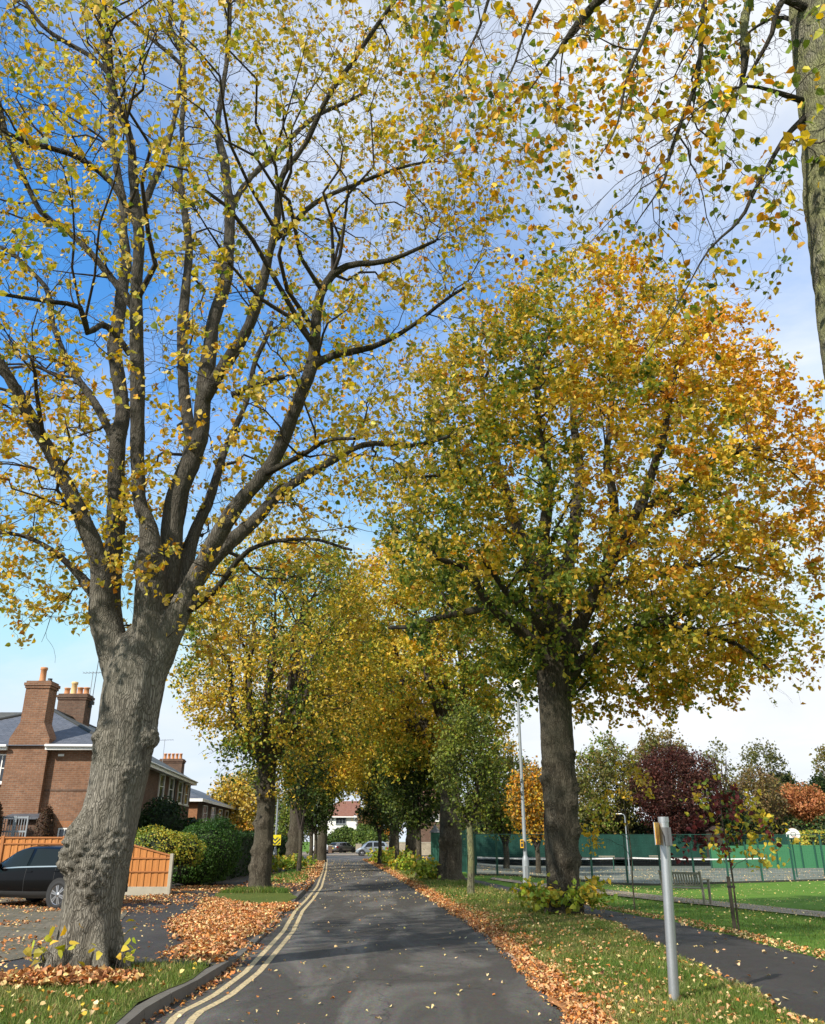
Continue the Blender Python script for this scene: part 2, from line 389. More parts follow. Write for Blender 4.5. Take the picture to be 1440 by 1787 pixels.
def trunk_mesh(name, paths, mat, root, voxel=.03, burls=(), amp=.035, roots=0, base=None, base_r=.5):
    """paths: list of (pts, rad); fused by voxel remesh, then roughened"""
    mb = MB()
    for p, r in paths: mb.tube([tuple(q) for q in p], [float(x) for x in r], 14)
    for k in range(roots):
        a = k*2*math.pi/roots+random.uniform(-.4, .4); L = base_r*random.uniform(1.25, 1.7); d = Vector((math.cos(a), math.sin(a), 0)); b = Vector(base)
        mb.tube([b+d*base_r*.35+Vector((0,0,.75)), b+d*base_r*.72+Vector((0,0,.32)), b+d*L*.85+Vector((0,0,.05)), b+d*L*1.15+Vector((0,0,-.2))], [base_r*.33, base_r*.3, base_r*.2, base_r*.1], 8)
    o = mb.build(name+'_raw', mat, None)
    md = o.modifiers.new('r', 'REMESH'); md.mode = 'VOXEL'; md.voxel_size = voxel; md.use_smooth_shade = True
    sm = o.modifiers.new('s', 'SMOOTH'); sm.iterations = 9; sm.factor = .5
    dg = bpy.context.evaluated_depsgraph_get(); me = bpy.data.meshes.new_from_object(o.evaluated_get(dg)); bpy.data.objects.remove(o)
    n = len(me.vertices); co = np.empty(n*3); me.vertices.foreach_get('co', co); co = co.reshape(-1, 3)
    nr = np.empty(n*3); me.vertex_normals.foreach_get('vector', nr); nr = nr.reshape(-1, 3)
    q = co*np.array([1, 1, .5])
    d = (fbm(q*3, 1, 3)-.5)*amp*2+(fbm(co*np.array([9, 9, 2.5]), 2, 2)-.5)*amp*1.1+(fbm(co*np.array([26, 26, 7]), 5, 2)-.5)*.014
    for c, rad, h in burls:
        w = np.exp(-np.sum((co-np.array(c))**2, 1)/(rad*rad)*1.6); d += w*h*(.25+1.6*fbm(co*10, 4, 3))+np.sqrt(w)*(vnoise(co*26, 6)-.5)*h*.55
    co = co+nr*d[:, None]
    if root is not None: co = co-np.array(root.location)
    me.vertices.foreach_set('co', co.ravel()); me.materials.clear(); me.materials.append(mat)
    me.polygons.foreach_set('use_smooth', np.ones(len(me.polygons), bool)); me.polygons.foreach_set('material_index', np.zeros(len(me.polygons), np.int32)); me.update(); me.name = name
    return link(name, me, root)
def pxlimb(lst, Y0, wpx=True):
    """list of (px, py, width px, dY) -> points and radii at real distance Y0+dY"""
    pts = [P(a[0], a[1], Y0+a[3]) for a in lst]; rad = [a[2]/2/(F/depth(p)) for a, p in zip(lst, pts)]
    return pts, rad
def lime_tree(name, label, base, trunk, limbs, crown_fn, mat, group=None, voxel=.03, burls=(), cut=.055, roots=5, base_r=.5, amp=.035, cat='tree', auto=None):
    """trunk/limbs: (pts, rad)"""
    root = thing(name, label, cat, base, 0, group); sk = Skel(); fuse = []; rest = []
    tp, tr = smooth_path(*trunk, step=.2, wig=.02, seed=1); fuse.append((tp, tr)); sk.limb(tp[len(tp)//2:], tr[len(tp)//2:])
    for i, (p, r) in enumerate(limbs):
        p, r = smooth_path(p, r, .22, .07, i+2); sk.limb(p, r); k = int(np.sum(r > cut))
        if k > 3: fuse.append((p[:k], r[:k]))
        else: k = 2
        if k < len(p)-1: rest.append((p[k-2:], r[k-2:]))
    trunk_mesh('trunk', fuse, mat, root, voxel, burls, amp, roots, base, base_r)
    for p, r in rest:
        V, Q = tubes(p[None], r[None]*1.0, 8); link('limb', mesh_np('limb', V, [Q], [M['bark_limb_shade']], smooth=True, local=base), root)
    crown_fn(sk, root); return root
# ---------------------------------------------------------------- the big limes
# T1: near left
B1 = np.array([-4.15, 12.0, .1]); Y1 = 12.0
B1[0] = P(150, 1705, Y1)[0]
tr1 = pxlimb([(138,1730,126,0),(143,1700,106,0),(158,1600,102,0),(178,1500,102,0),(199,1400,98,0),(216,1300,98,0),(229,1220,104,0),(238,1170,104,0),(246,1130,84,0),(249,1095,40,0)], Y1)
T = [
 # left stem and its limbs
 [(230,1250,30.0,0),(210,1185,54,0),(193,1128,52,.0),(178,1075,48,.0),(172,1000,36.1,-.1),(160,950,31.8,-.2),(112,838,23.2,-.5),(63,740,23.2,-.9),(24,672,19.8,-1.2),(-10,620,16.3,-1.4),(-60,520,11.2,-1.8)],
 [(225,1230,26.0,.05),(208,1155,44,.15),(193,1085,42,.25),(194,1010,37.8,.2),(203,930,33.5,.3),(204,838,30.1,.4),(209,716,25.8,.5),(199,595,23.2,.8),(209,512,21.5,1.0),(222,420,16.3,1.2),(205,300,12.9,1.5),(190,180,9.5,1.7),(196,60,7.7,1.9),(190,-60,5.2,2.0)],
 [(196,1070,29.0,.2),(120,985,11.2,.4),(60,940,7.7,.9),(-20,930,5.2,1.5)],
 # centre stems
 [(236,1250,40.0,0),(250,1190,70,0),(260,1110,60,-.1),(262,1040,55.0,-.1),(262,975,44.7,-.2),(253,900,25.8,-.3),(243,867,23.2,-.3),(243,692,24.1,-.4),(238,522,23.2,-.6),(238,400,19.8,-.8),(230,262,14.6,-1.0),(194,170,11.2,-1.2),(180,49,8.6,-1.4),(170,-50,6.9,-1.5)],
 [(240,1240,36.0,0),(260,1165,56,0),(272,1090,50,.1),(288,1000,44.7,.1),(311,886,36.1,.2),(345,765,31.8,.2),(362,643,27.5,.3),(369,560,23.2,.3),(389,487,23.2,.4),(403,400,19.8,.4),(392,292,15.5,.5),(384,219,12.0,.6),(398,80,8.6,.8),(402,-60,6.9,.9)],
 [(356,700,24.1,.2),(389,643,22.4,.0),(437,570,19.8,-.2),(462,473,17.2,-.4),(476,400,13.8,-.6),(486,311,12.0,-.8),(535,243,10.3,-1.0),(617,97,8.6,-1.4),(690,0,6.9,-1.7)],
 [(300,960,29.2,.3),(316,860,24.1,.8),(330,760,22.4,1.2),(318,660,19.8,1.6),(322,560,18.1,1.9),(330,440,14.6,2.2),(316,300,11.2,2.5),(320,150,8.6,2.7),(318,0,6.0,2.8)],
 # right stems
 [(236,1270,30.0,0),(256,1195,58,0),(285,1128,52,-.1),(316,1058,40,-.2),(350,983,30.1,-.3),(413,886,27.5,-.6),(467,818,24.9,-.8),(510,716,24.1,-1.1),(540,633,23.2,-1.3),(564,507,17.2,-1.6),(608,463,12.0,-1.8),(680,453,8.6,-2.1),(760,420,5.2,-2.3)],
 [(250,1230,26.0,0),(286,1125,40,0),(316,1062,34,.0),(358,1000,27.5,.1),(437,901,24.1,.2),(467,871,19.8,.3),(535,833,15.5,.5),(632,779,11.2,.8),(715,770,7.7,1.1),(800,760,5.2,1.4)],
 [(316,1062,29.0,.2),(340,935,21.5,.5),(360,876,18.1,.7),(384,813,14.6,1.0),(404,760,12.0,1.3),(440,660,9.5,1.7),(470,560,7.7,2.1)],
 [(330,1060,23.0,-.2),(379,1027,11.2,-.4),(437,959,8.6,-.8),(535,944,6.0,-1.3),(620,960,4.3,-1.8)],
 [(540,640,18.1,-1.3),(583,619,13.8,-1.4),(650,600,10.3,-1.5),(730,560,7.7,-1.5),(810,500,5.2,-1.4)],
 [(464,826,12.9,-.8),(510,800,9.5,-1.5),(560,775,7.7,-2.3),(620,770,5.2,-3.0)],
 [(404,690,11.2,.0),(440,676,11.2,.0),(492,661,8.6,.0)],
 # left upper limbs
 [(228,619,14.6,-.3),(200,582,12.9,-.5),(180,565,12.0,-.7),(155,580,11.2,-.9),(141,536,9.5,-1.1),(87,526,7.7,-1.3),(0,514,6.0,-1.7),(-60,500,4.3,-2)],
 [(238,545,16.3,.2),(219,512,14.6,.1),(170,449,12.9,.0),(117,400,11.2,-.1),(73,369,9.5,-.3),(24,262,8.6,-.5),(0,180,6.9,-.6)],
 [(200,770,16.3,.4),(170,711,13.8,.6),(126,643,12.0,.9),(92,570,10.3,1.2),(73,497,8.6,1.5),(29,449,7.7,1.8),(-40,420,5.2,2.1)],
 [(236,390,11.2,-.8),(194,316,11.2,-1.0),(121,267,9.5,-1.3),(49,248,8.6,-1.6),(0,224,6.9,-1.8)],
 [(240,400,11.2,1.2),(267,321,11.2,1.4),(292,253,10.3,1.5),(311,185,9.5,1.6),(316,112,8.6,1.7),(300,40,6.9,1.7),(290,-40,5.2,1.8)],
 [(316,112,7.7,1.7),(270,70,6.9,1.8),(243,49,6.0,1.9),(200,10,5.2,2)],
 [(190,130,8.6,-1.3),(165,102,8.6,-1.3),(110,70,7.7,-1.2),(73,44,6.9,-1.2),(40,0,6.0,-1.2)],
 [(403,360,12.9,.4),(440,300,10.3,.9),(500,250,8.6,1.4),(560,200,7.7,1.9),(640,160,5.2,2.3)],
 [(476,420,11.2,-.5),(540,370,9.5,-.4),(600,330,7.7,-.2),(680,300,6.0,.0),(760,280,4.3,.2)],
]
limbs1 = [pxlimb(l, Y1) for l in T]
def burl(px, py, dx, dy, rad, h, Y=Y1):
    p = P(px, py, Y); return ((p[0]+dx, p[1]+dy, p[2]), rad, h)
burls1 = [burl(178,1298,-.1,-.42,.26,.17), burl(272,1290,.0,-.1,.2,.10), burl(168,1468,-.25,-.35,.36,.17), burl(140,1505,-.1,-.4,.26,.15), burl(235,1472,.1,-.35,.28,.15), burl(190,1520,.0,-.5,.22,.13), burl(170,1545,0,-.5,.2,.11),
          burl(225,1348,.1,-.5,.14,.10), burl(205,1330,0,-.5,.10,.07), burl(228,1358,.15,-.42,.16,.11), burl(168,1610,0,-.5,.12,.09), burl(262,1350,.1,-.2,.2,.1), burl(258,1000,.0,-.45,.24,.12), burl(240,1240,.2,-.42,.2,.06), burl(182,1170,-.2,-.3,.2,.06),
          burl(180,1570,.05,-.5,.14,.07), burl(150,1700,-.2,-.3,.3,.08)]
def crown1(sk, root):
    c = (-4.0, 12.0, 12.6)
    sk.batch(ell(c, (5.6, 5.2, 8.4), 170, .35, -.92, .40), K=9, rk=.011, sides=5, arch=.02, maxlen=4.5, wig=.5, updown=.5)
    sk.batch(ell(c, (5.9, 5.5, 8.8), 750, .42, -.95, .40), K=7, rk=.008, rmin=.004, sides=4, arch=.0, hang=.06, maxlen=2.2, wig=.5)
    pn = sk.batch(ell(c, (6.0, 5.7, 9.0), 5200, .45, -.96, .38), K=6, rk=.004, rmin=.004, sides=3, arch=.0, hang=.12, maxlen=1.3, wig=.55, nodemin=.002)
    sk.batch(ell(c, (5.8, 5.2, 8.8), 420, .25, -.95, .30), K=9, rk=.0075, rmin=.005, sides=4, arch=.16, hang=-.05, maxlen=3.2, wig=.5, updown=1.4)
    sk.batch(ell(c, (6.2, 5.9, 9.2), 4600, .35, -.97, .30), K=6, rk=.004, rmin=.0042, sides=3, arch=.02, hang=.05, maxlen=1.6, wig=.6)
    lo = ell((-6.6, 12, 6.6), (2.6, 3.5, 2.0), 430, .2, -1, .3); pl = sk.batch(lo, K=6, rk=.004, rmin=.003, sides=3, arch=.05, hang=.3, maxlen=2.4, wig=.5)
    lr = ell((-1.4, 12, 7.2), (2.2, 3.5, 1.7), 200, .2, -1, .35); pr = sk.batch(lr, K=6, rk=.004, rmin=.003, sides=3, arch=.05, hang=.3, maxlen=2.4, wig=.5)
    pos = np.vstack([leafpos(pn, 10, .2, .03), leafpos(pl, 17, .2, .06), leafpos(pr, 12, .2, .06)])
    d = np.linalg.norm((pos-np.array(c))/np.array([6, 5.7, 9]), axis=1)
    pos = pos[(rng.random(len(pos)) < (.25+.8*d)*(.35+1.15*fbm(pos*.9, 31, 2)))]
    col = palette([GR, YG, YG, YP, YE, OR], [6, 20, 16, 24, 30, 4], len(pos), pos, .5, 3, .15, .5)
    build_crown(sk, [leaves(pos, .080, col, droop=.2, wind=(.5, 0, 0))], root)
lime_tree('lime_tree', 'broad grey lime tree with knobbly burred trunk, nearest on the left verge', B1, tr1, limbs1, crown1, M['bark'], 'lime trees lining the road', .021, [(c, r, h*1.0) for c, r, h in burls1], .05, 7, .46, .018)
# T4: right, dense golden crown
Y4 = 21.5; B4 = np.append(P(982, 1600, Y4)[:2], .05)
tr4 = pxlimb([(982,1615,74,0),(983,1590,64,0),(982,1500,56,0),(978,1400,60,0),(974,1330,58,0),(970,1250,56,0),(967,1190,58,0),(965,1150,64,0)], Y4)
T = [
 [(950,1160,30,-.2),(941,1142,26,-.3),(913,1108,20,-.6),(880,1081,18,-1.0),(842,1042,15,-1.5),(815,993,12,-2.0),(760,970,8,-2.6)],
 [(900,1090,16,-.7),(869,1066,15,-.4),(787,1070,13,.5),(721,1092,9,1.2),(680,1100,6,1.8)],
 [(955,1140,38,.2),(944,1090,30,.4),(930,988,26,.8),(891,889,22,1.4),(862,800,17,1.9),(845,720,12,2.3),(835,600,7,2.6)],
 [(960,1140,36,-.2),(958,1060,27,-.8),(950,950,22,-1.4),(960,840,17,-2.0),(940,730,12,-2.6),(935,620,8,-3.0)],
 [(975,1140,40,.3),(985,1060,27,1.0),(1000,940,22,1.8),(1010,820,17,2.5),(1000,700,12,3.0),(1010,580,8,3.4)],
 [(985,1150,38,0),(1010,1100,28,-.2),(1045,1010,25,-.6),(1089,933,21,-1.1),(1140,834,16,-1.6),(1165,720,12,-2.1),(1180,620,7,-2.5)],
 [(1060,985,18,-.6),(1070,890,16,-.4),(1060,780,13,-.2),(1075,660,9,0),(1080,540,6,.2)],
 [(985,1190,30,.1),(1010,1160,20,.0),(1061,1115,17,-.3),(1127,1086,14,-.8),(1200,1096,10,-1.5),(1290,1130,7,-2.2),(1350,1180,4,-2.8)],
 [(1030,1060,18,.1),(1080,1020,15,.8),(1171,993,12,1.8),(1270,985,8,2.8),(1350,1010,5,3.5)],
 [(1015,1085,18,.3),(1060,1000,15,1.5),(1130,930,12,2.6),(1220,860,8,3.6),(1290,800,5,4.4)],
 [(1110,900,14,-1.3),(1180,850,11,-2.0),(1260,800,8,-2.8),(1330,780,5,-3.5)],
 [(890,885,14,1.4),(840,850,11,.9),(780,830,7,.3),(730,830,5,-.2)],
 [(957,1120,22,-.3),(930,1080,16,-1.5),(890,1040,12,-2.8),(850,980,8,-4.0)],
]
limbs4 = [pxlimb(l, Y4) for l in T]
burls4 = [burl(960,1290,-.1,-.3,.2,.1,Y4), burl(985,1320,.1,-.3,.2,.1,Y4), burl(1000,1375,.1,-.25,.22,.12,Y4), burl(955,1400,-.1,-.3,.2,.11,Y4), burl(970,1540,-.1,-.35,.22,.12,Y4), burl(955,1360,-.1,-.2,.22,.14,Y4), burl(1003,1450,.1,-.2,.22,.13,Y4), burl(960,1440,-.1,-.3,.2,.10,Y4), burl(985,1500,0,-.4,.22,.11,Y4), burl(1008,1500,.1,-.1,.2,.11,Y4), burl(960,1330,-.1,-.2,.2,.10,Y4), burl(990,1400,.1,-.3,.2,.09,Y4), burl(1005,1570,.1,-.3,.25,.12,Y4)]
def crown4(sk, root):
    c = (5.35, 21.8, 11.2)
    sk.batch(ell(c, (5.6, 5.2, 6.3), 220, .35, -.9, .36), K=8, rk=.012, sides=5, arch=.04, maxlen=4, wig=.3, updown=.6)
    sk.batch(ell(c, (6.2, 5.8, 6.8), 1100, .4, -.95, .36), K=6, rk=.007, rmin=.004, sides=3, arch=.0, hang=.05, maxlen=2.2, wig=.35)
    pn = sk.batch(ell(c, (6.35, 6.0, 7.0), 7600, .45, -.97, .30), K=5, rk=.005, rmin=.0052, sides=3, arch=.03, hang=.08, maxlen=1.3, wig=.35)
    up = ell((4.2, 21.8, 14.9), (3.6, 3.8, 3.6), 900, .5, -.2, .15)
    pu = sk.batch(up, K=5, rk=.004, rmin=.0055, sides=3, arch=.2, hang=-.3, maxlen=2.2, wig=.12)
    sk_ = ell((7.6, 21.5, 6.4), (3.4, 4.0, 1.6), 380, .2, -1, .3); ps = sk.batch(sk_, K=6, rk=.004, rmin=.003, sides=3, arch=.05, hang=.35, maxlen=2.2, wig=.3)
    pos = np.vstack([leafpos(pn, 15, .1, .06), leafpos(ps, 15, .15, .07), leafpos(pu, 2, .1, .1)])
    pos = pos[fbm(pos*1.25, 41, 2)+rng.normal(size=len(pos))*.05 > .365]
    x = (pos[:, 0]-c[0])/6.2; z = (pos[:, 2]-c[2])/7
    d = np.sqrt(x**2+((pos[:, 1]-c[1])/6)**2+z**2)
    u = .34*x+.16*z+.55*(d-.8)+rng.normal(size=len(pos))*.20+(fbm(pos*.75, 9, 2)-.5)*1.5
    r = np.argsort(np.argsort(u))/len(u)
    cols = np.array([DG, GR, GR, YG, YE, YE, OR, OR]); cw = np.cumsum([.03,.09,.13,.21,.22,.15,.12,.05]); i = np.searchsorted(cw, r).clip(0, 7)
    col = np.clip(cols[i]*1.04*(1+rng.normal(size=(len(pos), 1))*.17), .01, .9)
    build_crown(sk, [leaves(pos, .138, col, hi=False, droop=.3, wind=(.8, 0, 0))], root)
lime_tree('lime_tree', 'tall round golden orange lime tree with sprouting base, right of the road', B4, tr4, limbs4, crown4, M['bark_dark'], 'lime trees lining the road', .035, burls4, .07, 6, .38, .03)
# T0: trunk at the right edge, hanging twigs
Y0 = 7.6; B0 = np.array([4.75, Y0, .05])
tr0 = ([(4.75,Y0,-.1),(4.8,Y0,1.5),(4.85,Y0,4),(4.95,Y0,6.6),(5.12,Y0,9),(5.4,Y0,11.8),(5.6,Y0,14)], [.62,.55,.52,.50,.45,.40,.3])
T = [
 [(1500,-60,40,0),(1400,-120,26,-.3),(1230,-130,20,-.5),(1130,-60,16,-.5),(1040,0,22,-.2),(1000,50,20,0),(975,85,14,.1)],
 [(1480,-40,36,.2),(1380,-60,26,.3),(1310,0,24,.3),(1304,90,22,.3),(1295,145,12,.3)],
 [(1450,40,30,0),(1370,0,16,-.3),(1350,60,12,-.3),(1320,110,10,-.2)],
 [(1420,190,30,.2),(1405,205,16,.0),(1370,235,12,-.3),(1320,310,10,-.6),(1300,370,9,-.7),(1280,400,7,-.8),(1240,440,5,-.9),(1190,530,3,-1)],
 [(1420,60,30,.3),(1400,40,14,.5),(1350,20,10,.9)],
 [(1440,-100,36,.2),(1330,-180,20,.8),(1240,-60,14,1.0),(1230,90,12,1.0),(1195,190,10,1.0),(1160,290,8,1.0),(1155,310,6,1)],
 [(1400,175,16,.0),(1340,155,9,-.6),(1300,150,7,-.8),(1250,170,4,-1)],
 [(1500,-160,36,0),(1300,-300,22,.2),(1100,-280,16,.4),(940,-160,12,.6),(870,-40,9,.8),(830,60,6,.9)],
 [(1500,-200,36,.6),(1250,-320,20,1.6),(1050,-200,14,2.3),(960,-40,9,2.8),(900,100,5,3)],
 [(1240,-100,12,-.5),(1150,0,10,-.8),(1110,100,8,-1),(1080,200,5,-1.1)],
]
for l in T:
    e, d = l[-1], l[-2]; l[-1] = (e[0], e[1], min(e[2], 9), e[3]); dx, dy = e[0]-d[0], e[1]-d[1]; q = 90/max(1, math.hypot(dx, dy)); l.append((e[0]+dx*q*.7-25, e[1]+abs(dy)*q*.5+45, 2.2, e[3]-.15))
limbs0 = [pxlimb([(a, b, w*.72, d) for a, b, w, d in l], Y0) for l in T]
def crown0(sk, root):
    def reg(n, pad=0):
        out = []
        while len(out) < n:
            x = rng.uniform(-.2, 5.6); y = rng.uniform(5.9, 11); z = rng.uniform(7.0, 14.5)
            lo = 7.3+.9*abs(math.sin(x*1.3+y*.8))+.55*abs(x-3.8)+.25*max(0, y-8.5)
            if z > lo and vnoise(np.array([x*.6, y*.6, z*.6]), 8) > .28: out.append((x, y, z))
        return np.array(out)
    sk.batch(reg(60), nodemax=.14, K=10, rk=.006, rmin=.004, sides=5, arch=.15, hang=.05, maxlen=4.0, wig=.5, updown=-1.6)
    sk.batch(reg(420), nodemax=.05, K=9, rk=.0035, rmin=.0028, sides=4, arch=.02, hang=.1, maxlen=2.8, wig=.6, updown=-1.2, nodemin=.003)
    pn = sk.batch(reg(2300), nodemax=.02, K=8, rk=.002, rmin=.003, sides=3, arch=-.02, hang=.18, maxlen=1.7, wig=.7, updown=-.8, nodemin=.0018)
    pos = leafpos(pn, 4, .1, .04); pos = pos[fbm(pos*1.1, 33, 2) > .45]
    col = palette([GR, DG, YG, YE, OR], [20, 6, 20, 36, 18], len(pos), pos, .8, 3, .2, .4)
    build_crown(sk, [leaves(pos, .098, col, droop=.9, wind=(.3, 0, 0))], root)
lime_tree('lime_tree', 'lichen covered lime trunk at the right edge with drooping leafy twigs above the road', B0, tr0, limbs0, crown0, M['bark_lichen'], 'lime trees lining the road', .03, [((4.4,7.35,7.6),.3,.12),((4.45,7.3,8.9),.25,.1),((4.5,7.3,6.6),.3,.1)], .05, 5, .6, .05)
# ---------------------------------------------------------------- generic tree with automatic limbs
def auto_tree(name, label, base, h, fork, tr, env, nleaf, size, pal, w, mat, group=None, limbs=7, trunk_top=None, hi=False, n2=120, n3=900, burln=0, voxel=.045, fused=True, hang=.1, gap=.36, lw=.3, lean=(0, 0), inner=.45, cat='tree', leafjit=.12, csc=.5, twr=.004, updown=.5):
    base = np.array(base, float); root = thing(name, label, cat, base, 0, group); c, r = np.array(env[0], float)+base, np.array(env[1], float)
    top = base+np.array([lean[0], lean[1], fork]); tp, trr = smooth_path([base-[0, 0, .2], base+(top-base)*.06, base+(top-base)*.5+[.03*h/6, 0, 0], top], [tr*1.35, tr*1.12, tr*.95, tr*.95], .3, .04*tr, int(h*10))
    sk = Skel(); sk.limb(tp[len(tp)//2:], trr[len(tp)//2:]); fuse = [(tp, trr)]; rest = []
    for k in range(limbs):
        a = 2*math.pi*(k+random.uniform(-.3, .3))/limbs; el = random.uniform(.15, 1.0) if k else 1.0
        e = c+r*np.array([math.cos(a)*(1-el*.65), math.sin(a)*(1-el*.65), -.35+el*1.0])*.78
        s0 = top-[0, 0, tr*random.uniform(.2, 1.4)]; m1 = s0+(e-s0)*.35+np.array([math.cos(a), math.sin(a), 0])*r[0]*.12; m2 = s0+(e-s0)*.7+np.array([0, 0, .05*h])
        p, rr = smooth_path([s0, m1, m2, e], [tr*.62, tr*.36, tr*.2, tr*.07], .35, .12, k+9); sk.limb(p, rr)
        kk = int(np.sum(rr > tr*.3)) if fused else 0
        if kk > 3: fuse.append((p[:kk], rr[:kk])); rest.append((p[kk-2:], rr[kk-2:]))
        else: rest.append((p, rr))
    if fused:
        bl = []
        for k in range(burln):
            a = random.uniform(3.3, 6.1); z = random.uniform(.3, fork); bl.append(((base[0]+math.cos(a)*tr*.8, base[1]+math.sin(a)*tr*.8, base[2]+z), tr*.5, tr*.28))
        trunk_mesh('trunk', fuse, mat, root, voxel, bl, tr*.07, 5 if tr > .25 else 0, base, tr)
    else:
        V, Q = tubes(tp[None], trr[None], 8); link('trunk', mesh_np('trunk', V, [Q], [mat], smooth=True, local=base), root)
    for p, rr in rest: sk.geo.append(tubes(p[None], rr[None], 6))
    sk.batch(ell(c, r*.9, n2, .3, -.95, gap), K=6, rk=.012, sides=4, arch=.05, maxlen=r.max()*.7, wig=.3, updown=updown)
    pn = sk.batch(ell(c, r, n3, inner, -.97, gap, seed=int(h*7) % 50), K=5, rk=.006, rmin=twr, sides=3, arch=.03, hang=hang, maxlen=r.max()*.35, wig=.3, updown=updown)
    pos = leafpos(pn, max(1, int(nleaf/max(1, len(pn)))), .1, leafjit)
    col = palette(pal, w, len(pos), pos, csc, int(h*3), .16)
    build_crown(sk, [leaves(pos, size, col, hi=hi, droop=.3)], root); return root
# ---------------------------------------------------------------- ground materials
def asphalt(name, a, b, stain, pale=.3):
    n = NT(name); v = n.geo(); sp = n.noise(v, 160, 3, .8); sp2 = n.noise(v, 55, 3, .7)
    c = n.ramp(sp, [(.3, tuple(.45*x for x in a)), (.55, a), (.78, b)])
    st = n.ramp(n.noise(n.geo((.9, .22, 1)), .9, 7, .62, .8), [(.46, 0.), (.68, 1.)])
    c = n.mix(n.math('MULTIPLY', st, pale), c, stain)
    c = n.mix(n.ramp(n.noise(v, 2.7, 6, .7), [(.5, 0.), (.8, .35)]), c, tuple(.55*x for x in a))
    ag = n.n('ShaderNodeTexVoronoi', {'Vector': v, 'Scale': 95.0}).outputs['Color']; c = n.mix(.5, c, ag, 'OVERLAY')
    ck = n.n('ShaderNodeTexVoronoi', {'Vector': n.n('ShaderNodeVectorMath', {0: n.geo((1, .55, 1)), 1: n.n('ShaderNodeTexNoise', {'Vector': v, 'Scale': 1.4, 'Detail': 5}).outputs[1]}, operation='ADD').outputs[0], 'Scale': .42}, feature='DISTANCE_TO_EDGE').outputs[0]
    c = n.mix(n.ramp(ck, [(0, .75), (.006, 0.)]), c, tuple(.3*x for x in a))
    h = n.math('ADD', sp, n.math('MULTIPLY', sp2, .9))
    return n.done(n.bsdf(c, n.ramp(n.noise(v, 1.5, 4), [(.3, .62), (.7, .88)]), n.bump(h, .55, .006), 0, .3))
M['road'] = asphalt('road_asphalt', (.062,.057,.051), (.155,.145,.133), (.20,.19,.175), .66)
M['path'] = asphalt('path_asphalt', (.034,.031,.028), (.085,.08,.073), (.055,.052,.05), .4)
M['pave'] = asphalt('pavement_asphalt', (.045,.04,.036), (.10,.092,.082), (.08,.075,.07), .4)
M['gravel'] = asphalt('gravel_surface', (.26,.21,.15), (.42,.36,.27), (.30,.25,.18), .4)
def grass_mat(name, a, b, c_, sc=1.0, dry=.3):
    n = NT(name); v = n.geo(); g = n.noise(v, 38*sc, 5, .75); m = n.noise(v, 1.1, 6, .65); k = n.noise(n.geo((1, .35, 1)), .25, 4)
    c = n.mix(g, tuple(.45*x for x in a), tuple(1.35*x for x in a)); c = n.mix(n.ramp(m, [(.35, 0.), (.65, .8)]), c, b)
    c = n.mix(n.math('MULTIPLY', n.ramp(n.noise(v, 3.1, 6, .7), [(.55, 0.), (.72, 1.)]), dry), c, c_); c = n.mix(n.ramp(k, [(.4, 0.), (.6, .35)]), c, tuple(1.3*x for x in a))
    return n.done(n.bsdf(c, .95, n.bump(g, .8, .03), 0, .1))
M['lawn'] = grass_mat('lawn', (.075,.16,.02), (.115,.20,.03), (.17,.16,.05))
M['verge'] = grass_mat('verge_turf', (.07,.10,.022), (.12,.135,.03), (.20,.15,.06), 1.0, .7)
n = NT('paving_blocks'); v = n.coord('Object', (1, 1, 1), (0, 0, R(28)))
b = n.n('ShaderNodeTexBrick', {'Vector': v, 'Color1': (.135,.115,.085,1), 'Color2': (.20,.17,.125,1), 'Mortar': (.05,.048,.03,1), 'Scale': 1.0, 'Mortar Size': .008, 'Brick Width': .2, 'Row Height': .1})
M['blocks'] = n.done(n.bsdf(n.mix(n.ramp(n.noise(v, 1.4, 6), [(.4, 0.), (.7, .6)]), b.outputs[0], (.06,.062,.035)), .9, n.bump(n.math('MULTIPLY', b.outputs[1], -1.0), .6, .01)))
n = NT('court_surface'); v = n.geo(); c = n.mix(n.noise(v, 30, 4), (.08,.10,.075), (.12,.14,.11)); c = n.mix(n.ramp(n.noise(n.geo((.4, 1.6, 1)), .8, 7, .7), [(.45, 0.), (.62, .7)]), c, (.24,.23,.20))
M['court'] = n.done(n.bsdf(c, .9))
n = NT('worn_line_paint'); v = n.geo(); M['yline'] = n.done(n.bsdf(n.mix(n.ramp(n.noise(v, 22, 7, .75), [(.46, 0.), (.62, .85)]), (.55,.44,.25), (.13,.12,.10)), .7, n.bump(n.noise(v, 90, 3), .4, .004)))
M['kerb'] = simple('kerb_concrete', (.12,.112,.10), .9, 0, .35, 4, .2, .6)
M['kerb_pink'] = simple('edging_concrete', (.40,.31,.25), .9, 0, .25, 5, .2, .5)
M['soil'] = simple('soil', (.075,.05,.032), .95, 0, .4, 8, .1, 1.0)
